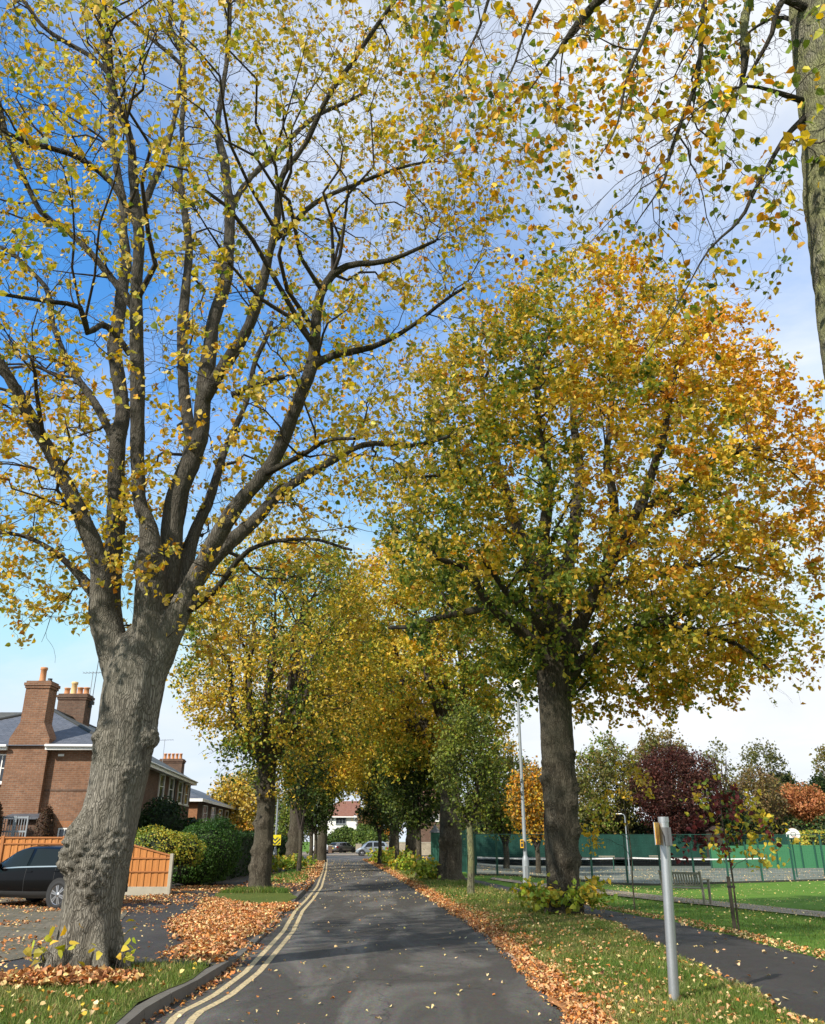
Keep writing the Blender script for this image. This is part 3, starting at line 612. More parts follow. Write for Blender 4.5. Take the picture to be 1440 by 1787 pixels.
# ---------------------------------------------------------------- sheets
def strip(name, fL, fR, y0, y1, nx, zf, mat, dy=.35, grow=1.0):
    ys = [y0]; 
    while ys[-1] < y1: ys.append(min(y1, ys[-1]+dy*(1+max(0, ys[-1]-15)*.05*grow)))
    ys = np.array(ys); u = np.linspace(0, 1, nx+1); L, Rr = fL(ys), fR(ys)
    X = L[:, None]+(Rr-L)[:, None]*u[None]; Y = np.repeat(ys[:, None], nx+1, 1); Zz = zf(X, Y)
    i = np.arange(len(ys)-1)[:, None]*(nx+1)+np.arange(nx)[None]; Q = np.stack([i, i+1, i+nx+2, i+nx+1], -1).reshape(-1, 4)
    o = link(name, mesh_np(name, np.stack([X, Y, Zz], -1).reshape(-1, 3), [Q], [mat], smooth=True)); return tag(o, kind='structure')
def drape(name, poly, zf, mat, cell=.6, jag=0.0):
    pts = []
    for i in range(len(poly)):
        a, b_ = np.array(poly[i][:2]), np.array(poly[(i+1) % len(poly)][:2]); m = max(1, int(np.linalg.norm(b_-a)/.25)) if jag else 1
        for k in range(m):
            p = a+(b_-a)*k/m
            if jag: p = p+np.array([vnoise(np.array([p[0]*1.7, p[1]*1.7, j*5.]), 3)-.5 for j in (0, 1)])*2*jag
            pts.append(p)
    bm = bmesh.new(); f = bm.faces.new([bm.verts.new((p[0], p[1], 0)) for p in pts]); A = np.array(pts)
    for ax in (0, 1):
        for s_ in np.arange(math.ceil(A[:, ax].min()/cell), A[:, ax].max()/cell):
            co_ = [0, 0, 0]; co_[ax] = s_*cell; no = [0, 0, 0]; no[ax] = 1
            bmesh.ops.bisect_plane(bm, geom=bm.verts[:]+bm.edges[:]+bm.faces[:], plane_co=co_, plane_no=no)
    bmesh.ops.triangulate(bm, faces=bm.faces[:])
    for v_ in bm.verts: v_.co.z = float(zf(v_.co.x, v_.co.y))
    bmesh.ops.recalc_face_normals(bm, faces=bm.faces[:])
    if sum(f_.normal.z for f_ in bm.faces) < 0: bmesh.ops.reverse_faces(bm, faces=bm.faces[:])
    me = bpy.data.meshes.new(name); bm.to_mesh(me); bm.free(); me.materials.append(mat)
    for p_ in me.polygons: p_.use_smooth = True
    return tag(link(name, me), kind='structure')
xs = np.concatenate([-np.geomspace(1500, 34, 14), np.arange(-32, 44, .6), np.geomspace(46, 1500, 22)])
ys = np.concatenate([[-60, -20, -8], np.arange(-4, 70, .6), np.arange(70, 210, 3), np.geomspace(214, 2500, 16)])
X, Y = np.meshgrid(xs, ys)
Zg = base_h(X, Y)-.03+np.where(Y < YEND-1, .07*sstep((X-xr(Y)-.9)/.9), 0)*1.0+np.where(Y > YEND+27, .0, 0)
nx = len(xs); i = np.arange(len(ys)-1)[:, None]*nx+np.arange(nx-1)[None]
tag(link('ground', mesh_np('ground', np.stack([X, Y, Zg], -1).reshape(-1, 3), [np.stack([i, i+1, i+nx+1, i+nx], -1).reshape(-1, 4)], [M['lawn']], smooth=True)), kind='structure')
strip('road', lambda y: xl(y)-.05, lambda y: xr(y)+.05, -4, YEND, 8, lambda x, y: x*0, M['road'])
drape('cross_road', [(-60, YEND), (60, YEND), (60, 110), (-60, 110)], lambda x, y: 0.0, M['road'], 6)
drape('forecourt', [(-40, 110.02), (34, 110.02), (34, 146), (-40, 146)], lambda x, y: .03, M['gravel'], 6)
strip('pavement', lambda y: y*0-60, lambda y: xl(y)-.13, -4, YEND, 6, lambda x, y: hl(y)-.004, M['pave'])
def lz(o): return lambda x, y: float(hl(y))+o
# kerb stones
kb = MB(); y = 4.0
def ring_(f0, f1, y, z0, z1): return [(f0(y), y, z0), (f1(y), y, z0), (f1(y)-.015, y, z1), (f0(y), y, z1)]
while y < YEND-1:
    L = .9; a, b2 = y, y+L-.012
    za, zb = float(hl(a)), float(hl(b2)); f0 = lambda q: float(xl(q))-.14+0; f1 = lambda q: float(xl(q))
    vs = ring_(f0, f1, a, -.1, za+.006)+ring_(f0, f1, b2, -.1, zb+.006); kb.add(vs, [(0,1,2,3),(7,6,5,4),(0,4,5,1),(1,5,6,2),(2,6,7,3),(3,7,4,0)]); y += L
tag(kb.build('kerb', M['kerb']), kind='structure')
kb = MB(); y = 4.0
while y < YEND-1:
    a, b2 = y, y+.9; f0 = lambda q: float(xr(q)); f1 = lambda q: float(xr(q))+.075
    vs = ring_(f0, f1, a, -.1, .022)+ring_(f0, f1, b2, -.1, .022); kb.add(vs, [(0,1,2,3),(7,6,5,4),(0,4,5,1),(1,5,6,2),(2,6,7,3),(3,7,4,0)]); y += .906
tag(kb.build('edging_kerb', M['kerb_pink']), kind='structure')
for off in (.22, .41):
    strip('yellow_line', lambda y, o=off: xl(y)+o, lambda y, o=off: xl(y)+o+.085, 5, YEND-1, 1, lambda x, y: x*0+.004, M['yline'])
# verges
kin = [(float(xl(y))-.13, y) for y in np.arange(13.3, 4.9, -.4)]
vergeL = [tuple(Z0(*q, .11)[:2]) for q in [(-260,1745),(0,1720),(60,1704),(140,1692),(200,1686),(260,1682),(333,1683),(370,1687)]]+kin+[(-14, 5)]
drape('grass_verge', vergeL, lz(.012), M['verge'], .5, .05)
verge2 = [tuple(Z0(*q, .08)[:2]) for q in [(362,1572),(382,1560),(410,1556),(500,1557),(516,1566),(500,1577),(430,1578)]]
drape('grass_verge', verge2, lz(.02), M['verge'], .6, .12)
verge3 = [tuple(Z0(*q, .08)[:2]) for q in [(466,1543),(470,1528),(515,1524),(538,1531),(532,1541)]]
drape('grass_verge', verge3, lz(.02), M['lawn'], 1, .12)
strip('grass_verge', lambda y: xl(y)-1.7, lambda y: xl(y)-.3, 47, YEND-2, 3, lambda x, y: hl(y)+.015, M['lawn'], 1)
drive = [tuple(Z0(*q, .03)[:2]) for q in [(0,1690),(63,1664),(100,1652),(140,1637),(214,1604),(225,1590),(205,1577)]]+[(-9.2, 27.9), (-26, 27.9), (-26, 12.5)]
drape('paved_driveway', drive, lz(.008), M['blocks'], .8, .0)
PLp = np.array([Z0(*q, .06)[:2] for q in [(1393,1787),(1294,1727),(1186,1676),(1121,1641),(1074,1615),(913,1567),(828,1544),(770,1528)]])
PRp = np.array([Z0(*q, .0)[:2] for q in [(1560,1715),(1440,1684),(1337,1654),(1251,1632),(1164,1611),(1074,1596),(913,1556),(828,1537),(775,1524)]])
def pL(y): y = np.asarray(y, float); return np.where(y < PLp[0, 1], PLp[0, 0]+(y-PLp[0, 1])*-.1, np.interp(y, PLp[:, 1], PLp[:, 0]))+.05*np.sin(y*3.1)
def pR(y): y = np.asarray(y, float); return np.where(y < PRp[0, 1], PRp[0, 0]+(y-PRp[0, 1])*-.05, np.interp(y, PRp[:, 1], PRp[:, 0]))+.05*np.sin(y*2.3+1)
strip('grass_verge', lambda y: xr(y)+.075, lambda y: np.where(y < 55, pL(y)+.03, pL(y)+2.5), 3, YEND-1, 8, lambda x, y: base_h(x, y)+.02+.05*sstep((x-xr(y)-.07)/.5), M['verge'])
strip('footpath', pL, pR, 3, 56, 6, lambda x, y: base_h(x, y)+.082-.03*np.abs(2*(x-pL(y))/(pR(y)-pL(y))-1)**2, M['path'])
gp = [G(*q)[:2] for q in [(985,1553),(1027,1558),(1164,1573),(1300,1586),(1440,1601),(1600,1618),(1600,1606),(1440,1591),(1300,1577),(1164,1564),(1027,1549),(930,1540),(860,1531),(855,1534)]]
drape('gravel_path', gp, lambda x, y: float(base_h(x, y))+.07, M['gravel'], .8)
fenceA = G(826, 1527)[:2]; fenceB = G(1440, 1536)[:2]; fdir = (fenceB-fenceA)/np.linalg.norm(fenceB-fenceA); fenceC = fenceB+fdir*14
drape('court', [fenceA, fenceC, (80, 100), (3, 100)], lambda x, y: float(base_h(x, y))+.075, M['court'], 2.5)
n = NT('matted_leaves'); v = n.geo(); M['mat_leaf'] = n.done(n.bsdf(n.mix(n.n('ShaderNodeTexVoronoi', {'Vector': v, 'Scale': 26.0, 'Randomness': 1.0}).outputs['Color'], (.12,.045,.02), (.52,.24,.085)), .85, n.bump(n.noise(v, 40, 4), .9, .02)))
def lit_(o): tag(o, kind='stuff'); o['label'] = 'matted russet leaf litter carpeting the gutter and pavement'; o['category'] = 'leaf litter'; return o
lit_(strip('leaf_litter', lambda y: xr(y)-.02+.05*np.sin(y*2.3)+.03*np.sin(y*7.1), lambda y: xr(y)+.30+.07*np.sin(y*1.7)+.05*np.sin(y*5.3), 5, YEND-3, 3, lambda x, y: H(np.maximum(x, xr(y)+.01), y)+.016+.02*np.sin(x*9)*np.sin(y*4)*0, M['mat_leaf']))
pc = [tuple(Z0(*q, .03)[:2]) for q in [(318,1655),(340,1638),(318,1612),(362,1592),(366,1580),(430,1584),(490,1582),(480,1592),(462,1610),(425,1634),(398,1648),(385,1675),(372,1682),(345,1674)]]
lit_(drape('leaf_litter', pc, lz(.012), M['mat_leaf'], .6, .16))
# ---------------------------------------------------------------- loose leaves and grass blades
def zr(x, y): return base_h(x, y)+.075
def inpoly(x, y, poly):
    x, y = np.asarray(x), np.asarray(y); c = np.zeros(x.shape, bool); n_ = len(poly)
    for a in range(n_):
        x1, y1 = poly[a][:2]; x2, y2 = poly[(a+1) % n_][:2]
        k = ((y1 > y) != (y2 > y)) & (x < (x2-x1)*(y-y1)/((y2-y1) if y2 != y1 else 1e-9)+x1); c ^= k
    return c
LP = []  # fallen leaves: (pos, size, palette id)
def drop(x, y, z, size, pal, wts, tilt=.3, lift=.02):
    n_ = len(x); pos = np.stack([x, y, z+lift*rng.random(n_)+.004], -1)
    up = np.repeat(np.array([[0, 0, 1.]]), n_, 0); col = palette(pal, wts, n_, None, jit=.2)
    LP.append(leaves(pos, size, col, up=up, spread=tilt, hi=bool(np.mean(y) < 22), droop=0, curl=1.9))
RUST = (.50,.20,.055); PINK = (.62,.33,.16); TAN = (.62,.45,.20); BRN = (.22,.095,.04); PALE = (.68,.52,.26)
PR_, WR_ = [RUST, PINK, TAN, BRN, PALE], [34, 30, 12, 18, 6]
def band(n_, y0, y1, f0, f1, zf, size, pal, wts, bias=1.0, near=1.6, **k):
    y = y0+(y1-y0)*rng.random(n_)**near; u = rng.random(n_)**bias; x = f0(y)+(f1(y)-f0(y))*u; drop(x, y, zf(x, y), size, pal, wts, **k)
def wob(y, s): return .12*(vnoise(np.stack([y*1.3, y*0+s, y*0], -1), 5)-.5)*2
band(14000, 6, 30, lambda y: xr(y)-.06+wob(y, 1), lambda y: xr(y)+.42+wob(y, 2)*2, H, .043, PR_, WR_, .8, 1.3, lift=.05, tilt=.45)
band(2600, 6, 30, lambda y: xr(y)-.12, lambda y: xr(y)+.9, H, .043, PR_, WR_, 1.0, 1.3)
band(5200, 28, 86, lambda y: xr(y)-.08, lambda y: xr(y)+.5+wob(y, 3), H, .085, PR_, WR_, 1, 1.3, lift=.05)
band(2300, 8, 34, lambda y: xr(y)+.3, lambda y: pL(y)+.1, zr, .052, [PINK, TAN, PALE, RUST, YE], [32, 24, 12, 24, 6], 1.3, 1.5, tilt=.4, lift=.05)
band(2400, 8, 30, lambda y: pR(y)-.12, lambda y: pR(y)+.35, zr, .05, PR_, [20, 25, 30, 12, 13], 1, 1.3, lift=.04)
band(500, 8, 30, lambda y: pL(y)-.12, lambda y: pL(y)+.14, zr, .06, PR_, [15, 25, 30, 5, 25], 1, 1.3)
band(170, 8, 36, pL, pR, zr, .065, [TAN, PINK, PALE], [1, 1, 2], 1, 1.2)
band(240, 8.5, 30, lambda y: xl(y)+.2, xr, lambda x, y: x*0, .045, [TAN, PALE, RUST, YP], [3, 4, 1, 1], 1, 1.1)
band(700, 28, 84, lambda y: xl(y)+.2, xr, lambda x, y: x*0, .075, [TAN, PALE, YP], [2, 3, 1], 1, 1.0)
band(260, 8, 16, lambda y: xl(y)+.0, lambda y: xl(y)+.16, lambda x, y: x*0, .06, PR_, WR_, 1.5, 1.0)
band(3600, 42, 86, lambda y: xl(y)-1.1, lambda y: xl(y)+.2, lambda x, y: hl(y), .10, PR_, WR_, .7, 1.2)
band(1500, 30, 47, lambda y: xl(y)-2.6, lambda y: xl(y)+.1, lambda x, y: hl(y)+.02, .09, PR_, WR_, .8, 1.0)
patch = [tuple(Z0(*q, .03)[:2]) for q in [(283,1664),(320,1656),(330,1640),(300,1612),(352,1588),(350,1572),(372,1569),(430,1580),(505,1577),(500,1588),(487,1590),(470,1610),(432,1636),(420,1651),(397,1655),(393,1684),(380,1693),(340,1682),(330,1670)]]
pa = np.array(patch); m = 46000; x = rng.uniform(pa[:, 0].min(), pa[:, 0].max(), m); y = rng.uniform(pa[:, 1].min()-.3, pa[:, 1].max(), m)
jx, jy = x+rng.normal(size=m)*.10+(fbm(np.stack([x*2.2, y*2.2, x*0], -1), 4)-.5)*.7, y+rng.normal(size=m)*.15+(fbm(np.stack([x*2.2, y*2.2, x*0+9], -1), 5)-.5)*.8
k = inpoly(jx, jy, patch); drop(x[k], y[k], hl(y[k]), .066, PR_, WR_, tilt=.35, lift=.04)
m = 1500; y = rng.uniform(12.6, 34, m); x = xl(y)-.2-rng.random(m)**.7*9; drop(x, y, hl(y), .06, [TAN, PALE, RUST, PINK], [3, 2, 2, 2])
for (x0, x1, y0, y1, n_) in [(-24, -7.3, 23.4, 28.2, 6000), (-9.6, -6.2, 22.0, 27.8, 1800), (-8.5, -6.2, 28, 34, 1900), (-12, -8, 18.6, 20, 300), (-7.0, -6.0, 14.6, 16.6, 120)]:
    x = rng.uniform(x0, x1, n_); y = rng.uniform(y0, y1, n_); k = fbm(np.stack([x*.9, y*.9, x*0], -1), 12, 3) > .42; drop(x[k], y[k], hl(y[k])+.01, .075, PR_, WR_)
m = 2300; a = rng.random(m)*6.283; rr = .95*rng.random(m)**.6; x = B1[0]+.10+np.cos(a)*rr*.95; y = B1[1]-.98+np.sin(a)*rr*.5
drop(x, y, hl(y)+.02+.07*(1-rr), .068, [BRN, RUST, PINK, TAN], [36, 28, 18, 18], tilt=.6, lift=.05)
m = 650; y = rng.uniform(7, 13.2, m); x = xl(y)-.15-rng.random(m)*4; drop(x, y, hl(y)+.04, .055, [TAN, PALE, YE, RUST], [4, 1, 1, 3], tilt=.5)
m = 6500; x = rng.uniform(3, 34, m); y = 12+38*rng.random(m)**.8; k = (x > pR(np.minimum(y, 55))+.2) & (fbm(np.stack([x*.35, y*.35, x*0], -1), 3) > .42); drop(x[k], y[k], zr(x[k], y[k])+.02, .06, [PALE, YP, TAN], [4, 3, 3])
m = 2600; x = rng.uniform(3, 48, m); y = rng.uniform(52, 78, m); drop(x, y, base_h(x, y)+.085, .10, [PALE, TAN, PINK], [4, 4, 1])
n_ = 0; Vs = []; Qs = []; Ts = []; Cs = []
for V, q, t_, c in LP: Vs.append(V); Qs.append(q+n_); Ts.append(t_+n_); Cs.append(c); n_ += len(V)
tag(link('fallen_leaves', mesh_np('fallen_leaves', np.vstack(Vs), [np.vstack(Qs), np.vstack(Ts)], [M['litter']], [0, 0], np.vstack(Cs))), 'rust and tan fallen leaves strewn over road edges, verges and pavement', 'fallen leaves', kind='stuff')
def blades(x, y, z, h, w_, cols):
    n_ = len(x); a = rng.random(n_)*6.283; b_ = rng.random(n_)*6.283; hh = h*rng.uniform(.5, 1.3, n_); ln = hh*rng.uniform(.1, .9, n_)
    p = np.stack([x, y, z], -1); s = np.stack([np.cos(a), np.sin(a), a*0], -1)*w_/2; l = np.stack([np.cos(b_), np.sin(b_), b_*0], -1)
    up = np.array([0, 0, 1.]); V = np.stack([p-s, p+s, p+s*.8+l*(ln*.35)[:, None]+up*(hh*.6)[:, None], p-s*.8+l*(ln*.35)[:, None]+up*(hh*.6)[:, None], p+l*ln[:, None]+up*hh[:, None]], 1)
    k = np.arange(n_)[:, None]*5; return V.reshape(-1, 3), k+np.array([[0, 1, 2, 3]]), k+np.array([[3, 2, 4]]), np.repeat(cols, 5, 0)
GC = [(.075,.14,.02), (.12,.18,.03), (.17,.20,.045), (.30,.27,.10)]
BL = []
def turf(n_, xf, y0, y1, zf, h, w_, wts, keep=None, near=1.8):
    y = y0+(y1-y0)*rng.random(n_)**near; x = xf(y, rng.random(n_))
    if keep is not None: k = keep(x, y); x, y = x[k], y[k]
    d = .6+.8*fbm(np.stack([x*1.5, y*1.5, x*0], -1), 6); BL.append(blades(x, y, zf(x, y), h*d, w_, palette(GC, wts, len(x), np.stack([x, y, x*0], -1), 1.2, 8, .2, .4)))
turf(62000, lambda y, u: xr(y)+.3+(pL(y)+.06-xr(y)-.3)*u, 8.3, 26, lambda x, y: zr(x, y)-.02, .075, .008, [3, 4, 4, 3])
turf(16000, lambda y, u: xr(y)+.3+(pL(y)+.1-xr(y)-.3)*u, 24, 50, lambda x, y: zr(x, y)-.02, .11, .016, [3, 4, 3, 2], near=1.2)
turf(42000, lambda y, u: -8.5+(xl(y)-.15+8.5)*u, 8, 13.9, lambda x, y: hl(y), .07, .008, [2, 4, 5, 3], lambda x, y: inpoly(x, y, vergeL), 1.0)
turf(60000, lambda y, u: pR(y)+.1+17*u, 11, 33, lambda x, y: zr(x, y)-.03, .045, .010, [5, 4, 1, .5], None, 1.5)
turf(20000, lambda y, u: -7.5+5.2*u, 29, 34, lambda x, y: hl(y), .16, .016, [5, 3, 1, .3], lambda x, y: inpoly(x, y, verge2), 1)
turf(3000, lambda y, u: -9+5*u, 40, 56, lambda x, y: hl(y), .18, .03, [5, 3, 1, .3], lambda x, y: inpoly(x, y, verge3), 1)
n_ = 0; Vs = []; Qs = []; Ts = []; Cs = []
for V, q, t_, c in BL: Vs.append(V); Qs.append(q+n_); Ts.append(t_+n_); Cs.append(c); n_ += len(V)
tag(link('grass', mesh_np('grass', np.vstack(Vs), [np.vstack(Qs), np.vstack(Ts)], [M['grass_blade']], [0, 0], np.vstack(Cs))), 'short green grass growing on the verges and park lawn', 'grass', kind='stuff')
# ---------------------------------------------------------------- more trees
LIME = 'lime trees lining the road'
def gz(px, py, Y=None):
    q = G(px, py); return np.array([q[0], q[1], q[2]-.03])
def at(px, Y, z=None):
    x = (px-CX)/F*(Y*CP-(EYE)*SP*0+0); x = (px-CX)/F*(Y*CP-1.65*SP); return np.array([x, Y, float(H(x, Y))-.03 if z is None else z])
auto_tree('lime_tree', 'lime tree with straight grey trunk standing in a small grass tuft, left row', gz(452, 1556), 13, 4.3, .34, ((.4, -.2, 8.2), (4.2, 4.3, 4.9)), 36000, .13, [DG, GR, YG, YE, YP], [10, 24, 32, 26, 8], M['bark_dark'], LIME, 9, n2=260, n3=4200, burln=12, csc=.5, gap=.33)
auto_tree('lime_tree', 'lime tree with swollen trunk foot behind the chevron sign post, third in the left row', at(512, 55), 13, 5.3, .46, ((1.2, 0, 10.4), (5.4, 5, 6.6)), 28000, .19, [GR, YG, YE, OR], [18, 44, 34, 3], M['bark_dark'], LIME, 8, n2=180, n3=2800, burln=7, voxel=.07, gap=.32)
auto_tree('lime_tree', 'thick burry lime trunk beside the green court turret, right row beyond the lamp post', gz(786, 1537), 13.5, 6.2, .48, ((-.9, .5, 10.2), (5.6, 5, 6.2)), 50000, .175, [GR, YG, YE, OR], [16, 44, 36, 4], M['bark_dark'], LIME, 9, n2=260, n3=4000, burln=12, voxel=.06, csc=.4, gap=.32)
auto_tree('lime_tree', 'lime tree with burred short trunk half hidden by dark street trees, right row', at(718, 64), 13, 5, .45, ((-1.6, 0, 11.0), (6.0, 5, 7.0)), 26000, .24, [YG, YE, OR], [50, 44, 3], M['bark_dark'], LIME, 8, n2=150, n3=2400, burln=6, voxel=.08, gap=.32)
for i, (px, Y, pal) in enumerate([(560, 76, [GR, YG, YE]), (640+46, 84, [YG, YE, OR])]):
    auto_tree('lime_tree', ['distant yellow lime tree closing the left row before the junction', 'distant golden lime tree closing the right row before the junction'][i], at(px, Y), 13, 5, .42, ((.6-1.8*i, 0, 10.0), (5.6, 5, 5.6)), 15000, .28, pal, [16, 40, 44], M['bark_dark'], LIME, 7, n2=120, n3=1800, fused=False, gap=.32)
DGP = [(.035,.06,.015), (.085,.12,.022), (.13,.17,.035), (.24,.27,.045)]
SMALL = 'young green street trees between the limes'
small = [ # px, Y, fork, centre z, rx, rz, trunk r, leaves, label, palette weights
 (822, 29, 2.2, 4.1, 1.25, 2.1, .11, 7500, 'slim green street tree nearest on the right verge with mossy straight stem', [1, 4, 7, 5], .11),
 (730, 42, 2.2, 4.7, 1.7, 2.7, .13, 9000, 'dark street tree with pale stem between the burred limes, right verge', [8, 6, 2, 1], .15),
 (692, 54, 2.2, 4.8, 1.9, 2.8, .13, 5200, 'dense dark street tree behind the shrubs, right verge', [9, 5, 1, .5], .17),
 (662, 66, 2.2, 5.0, 2.0, 2.9, .14, 4600, 'dark rounded street tree nearest the silver hatchback', [9, 5, 1, .5], .2),
 (521, 50, 2.2, 5.6, 1.4, 2.6, .12, 3600, 'slim dark street tree tucked behind the third left lime', [9, 5, 2, .5], .18),
 (541, 62, 2.2, 5.2, 2.0, 2.9, .14, 4800, 'dark rounded street tree on the left verge short of the junction', [9, 5, 1, .5], .2),
 (549, 72, 2.2, 4.8, 1.8, 2.8, .13, 3800, 'farthest dark street tree on the left verge near the white house', [9, 5, 1, .5], .2)]
for px, Y, fk, cz, rx, rz, tr_, nl, lab, wts, sz in small:
    auto_tree('street_tree', lab, at(px, Y), cz+rz, fk, tr_, ((0, 0, cz), (rx, rx, rz)), nl, sz, DGP, wts, M['bark_lichen'] if px == 822 else M['bark_dark'], SMALL, 5, n2=80, n3=1100, fused=False, gap=.34 if px == 822 else .27, inner=.25, leafjit=.12, csc=.9)
# park saplings
def sapling(label, base, h, pts, nl, pal, wts, size, stake=True):
    root = thing('young_tree', label, 'young tree', base, 0, 'young staked trees on the park lawn'); base = np.array(base, float); sk = Skel()
    tp, tr_ = smooth_path([base-[0, 0, .1], base+[.02, 0, h*.45], base+[-.03, 0, h*.75], base+[.02, 0, h]], [.02, .017, .012, .005], .15, .03, int(h*9)); sk.limb(tp[len(tp)//3:], tr_[len(tp)//3:])
    V, Q = tubes(tp[None], tr_[None], 7); link('trunk', mesh_np('trunk', V, [Q], [M['bark_dark']], smooth=True, local=base), root)
    tg = base+np.array(pts); sk.batch(tg, K=7, rmin=.004, rk=.004, sides=4, arch=.12, hang=.12, maxlen=2.2, wig=.3)
    pn = sk.batch(np.repeat(tg, 9, 0)+rng.normal(size=(len(tg)*9, 3))*[.22, .22, .18], K=5, rmin=.002, rk=.003, sides=3, arch=0, hang=.2, maxlen=.6, wig=.4)
    pos = leafpos(pn, max(1, nl//len(pn)), .2, .05); build_crown(sk, [leaves(pos, size, palette(pal, wts, len(pos), pos, 1.6, 4, .16, 2.0), hi=True, droop=.8)], root)
b = gz(1108, 1588)
sapling('spindly young tree with clear yellow leaves in front of the purple beech', b, 3.2, [(-.8,0,2.3),(-.95,.1,1.9),(-.5,0,2.7),(-.1,0,3.2),(.3,.1,3.3),(.55,0,3.15),(.6,0,2.9),(-.75,0,1.6),(.15,0,2.9),(-.3,.2,2.5)], 520, [YE, YP, YG], [5, 2, 2], .085)
b2 = gz(1290, 1626)
sapling('young tree with drooping yellow and dark red leaves beside a short timber stake', b2, 2.7, [(-.45,0,2.05),(-.3,0,2.5),(.1,0,2.6),(.3,0,2.4),(.55,0,2.3),(.75,0,2.05),(.85,0,1.75),(-.25,0,1.7),(.2,.1,1.8),(-.6,0,1.5),(.55,0,1.8),(0,0,2.2),(.65,0,1.5),(-.1,0,1.5),(.4,0,2.0),(-.15,0,2.3)], 760, [YG, YE, GR, (.14,.03,.03), (.09,.02,.02)], [6, 3, 3, 5, 3], .095)
st = MB(); st.box((b2[0]-.10, b2[1]-.03, b2[2]-.2), (b2[0]-.045, b2[1]+.03, b2[2]+.98), ch=.006)
root = thing('tree_stake', 'short square timber stake beside the red and yellow young tree', 'stake', (b2[0]-.07, b2[1], b2[2]))
st.build('post', simple('stake_timber', (.06,.05,.035), .9, 0, .3), root, world=True)
mb = MB(); mb.box((b2[0]-.11, b2[1]-.036, b2[2]+.78), (b2[0]+.03, b2[1]-.031, b2[2]+.82)); mb.box((b2[0]-.11, b2[1]+.031, b2[2]+.78), (b2[0]+.03, b2[1]+.036, b2[2]+.82)); mb.build('tie', M['rubber'], root, world=True)
# background trees beyond the courts
BG = 'mature trees beyond the tennis courts'
PUR = (.10,.034,.025); PU2 = (.05,.018,.015); OL = (.15,.15,.04); OLB = (.22,.17,.05); BRT = (.20,.13,.055); CON = (.022,.045,.018); SAL = (.50,.22,.09); SA2 = (.36,.15,.06)
def bgtree(label, px, Y, ptop, pbot, wpx, pal, wts, nl=6000, size=.42, fork=None, gap=.36, n3=900, dark=True, inner=.45, mat='bark_dark', name='park_tree', limbs=7, zc=0, rz=1.0):
    top = P(px, ptop, Y)[2]; x = P(px, ptop, Y)[0]; zb = float(base_h(x, Y)); bot = P(px, pbot, Y)[2]; rx = wpx/2/(F/(Y*CP))
    base = (x, Y, zb-.05); cz = (top+bot)/2-zb; rzz = (top-bot)/2
    auto_tree(name, label, base, top-zb, fork or max(1.2, bot-zb+rzz*.25), max(.18, (top-zb)*.024), ((0, 0, cz), (rx, rx*.9, rzz)), nl, size, pal, wts, M[mat], BG, limbs, n2=110, n3=n3, fused=False, gap=gap, inner=inner, leafjit=.3, csc=.22, twr=.012)
bgtree('wide olive green tree left of the purple beech, above the court fence', 1055, 104, 1283, 1462, 135, [OL, OLB, GR], [5, 3, 3], 9000, .36)
bgtree('golden topped tree rising behind the purple beech', 1150, 122, 1266, 1440, 120, [OLB, BRT, OL], [5, 3, 3], 7000, .42)
bgtree('large dome of dark purple copper beech leaves behind the court', 1176, 100, 1298, 1466, 168, [PUR, PU2, (.13,.055,.04)], [6, 6, 2], 26000, .25, 1.4, .28, 1700, inner=.5, name='copper_beech')
bgtree('thin leaved grey green tree right behind the purple beech', 1252, 124, 1288, 1430, 84, [OL, (.12,.12,.05)], [3, 3], 2200, .40, 4, .44, 700)
bgtree('tall airy tree with pale thin crown against the clouds', 1325, 128, 1282, 1420, 86, [OL, (.13,.13,.05)], [3, 3], 2300, .42, 4, .44, 700)
bgtree('brownish bare looking tree between the cypress and the salmon tree', 1312, 108, 1335, 1465, 100, [BRT, OLB, (.15,.12,.06)], [5, 3, 3], 5200, .32, 2, .36, 1300)
bgtree('narrow dark cypress in front of the brownish tree', 1274, 98, 1378, 1466, 34, [CON, (.03,.06,.02)], [3, 2], 5200, .26, 1.0, .1, 600, inner=.2, name='cypress', limbs=4)
bgtree('low spreading salmon orange cherry tree on the grassy rise', 1390, 112, 1368, 1434, 104, [SAL, SA2, OLB], [6, 3, 1], 6500, .34, 1.9, .3, 1200, name='cherry_tree')
bgtree('dark conifer with layered boughs behind the brownish tree', 1362, 132, 1340, 1455, 72, [CON, (.05,.075,.025), OL], [4, 3, 1], 5000, .42, 2, .3, 800, name='conifer')
bgtree('dark evergreen at the right edge above the grassy rise', 1425, 140, 1352, 1450, 80, [CON, (.04,.06,.02)], [4, 2], 6500, .45, 1.5, .25, 900, name='conifer')
bgtree('tall thin crowned tree at the far right edge', 1445, 150, 1284, 1420, 72, [OL, OLB], [3, 2], 1900, .5, 6, .42, 600)
bgtree('yellow orange tree left of the big right trunk, behind the lamp post', 930, 62, 1335, 1462, 95, [YE, OR, OLB], [5, 3, 2], 6500, .22, 1.8, .32, 1200)
bgtree('green tree filling the gap behind the slim street tree', 875, 74, 1290, 1460, 120, [GR, OL, YE], [4, 4, 1], 7000, .28, 2, .32, 1200)
bgtree('pale autumn tree behind the left hedge, beyond the brick houses', 410, 78, 1350, 1480, 100, [YP, YE, OL], [4, 4, 2], 5000, .28, 1.6, .34, 1000)
bgtree('feathery green tree beside the left row behind the hedge', 445, 92, 1330, 1478, 90, [GR, YG, OL], [4, 4, 2], 4500, .3, 1.8, .34, 900)
bgtree('mixed green tree behind the left row close to the white house', 520, 118, 1372, 1482, 70, [GR, OL, DG], [4, 4, 2], 5000, .34, 1.6, .3, 900)
bgtree('dark green tree just left of the white house', 486, 135, 1380, 1482, 80, [OL, DG, GR], [4, 3, 2], 5000, .38, 1.6, .3, 900)
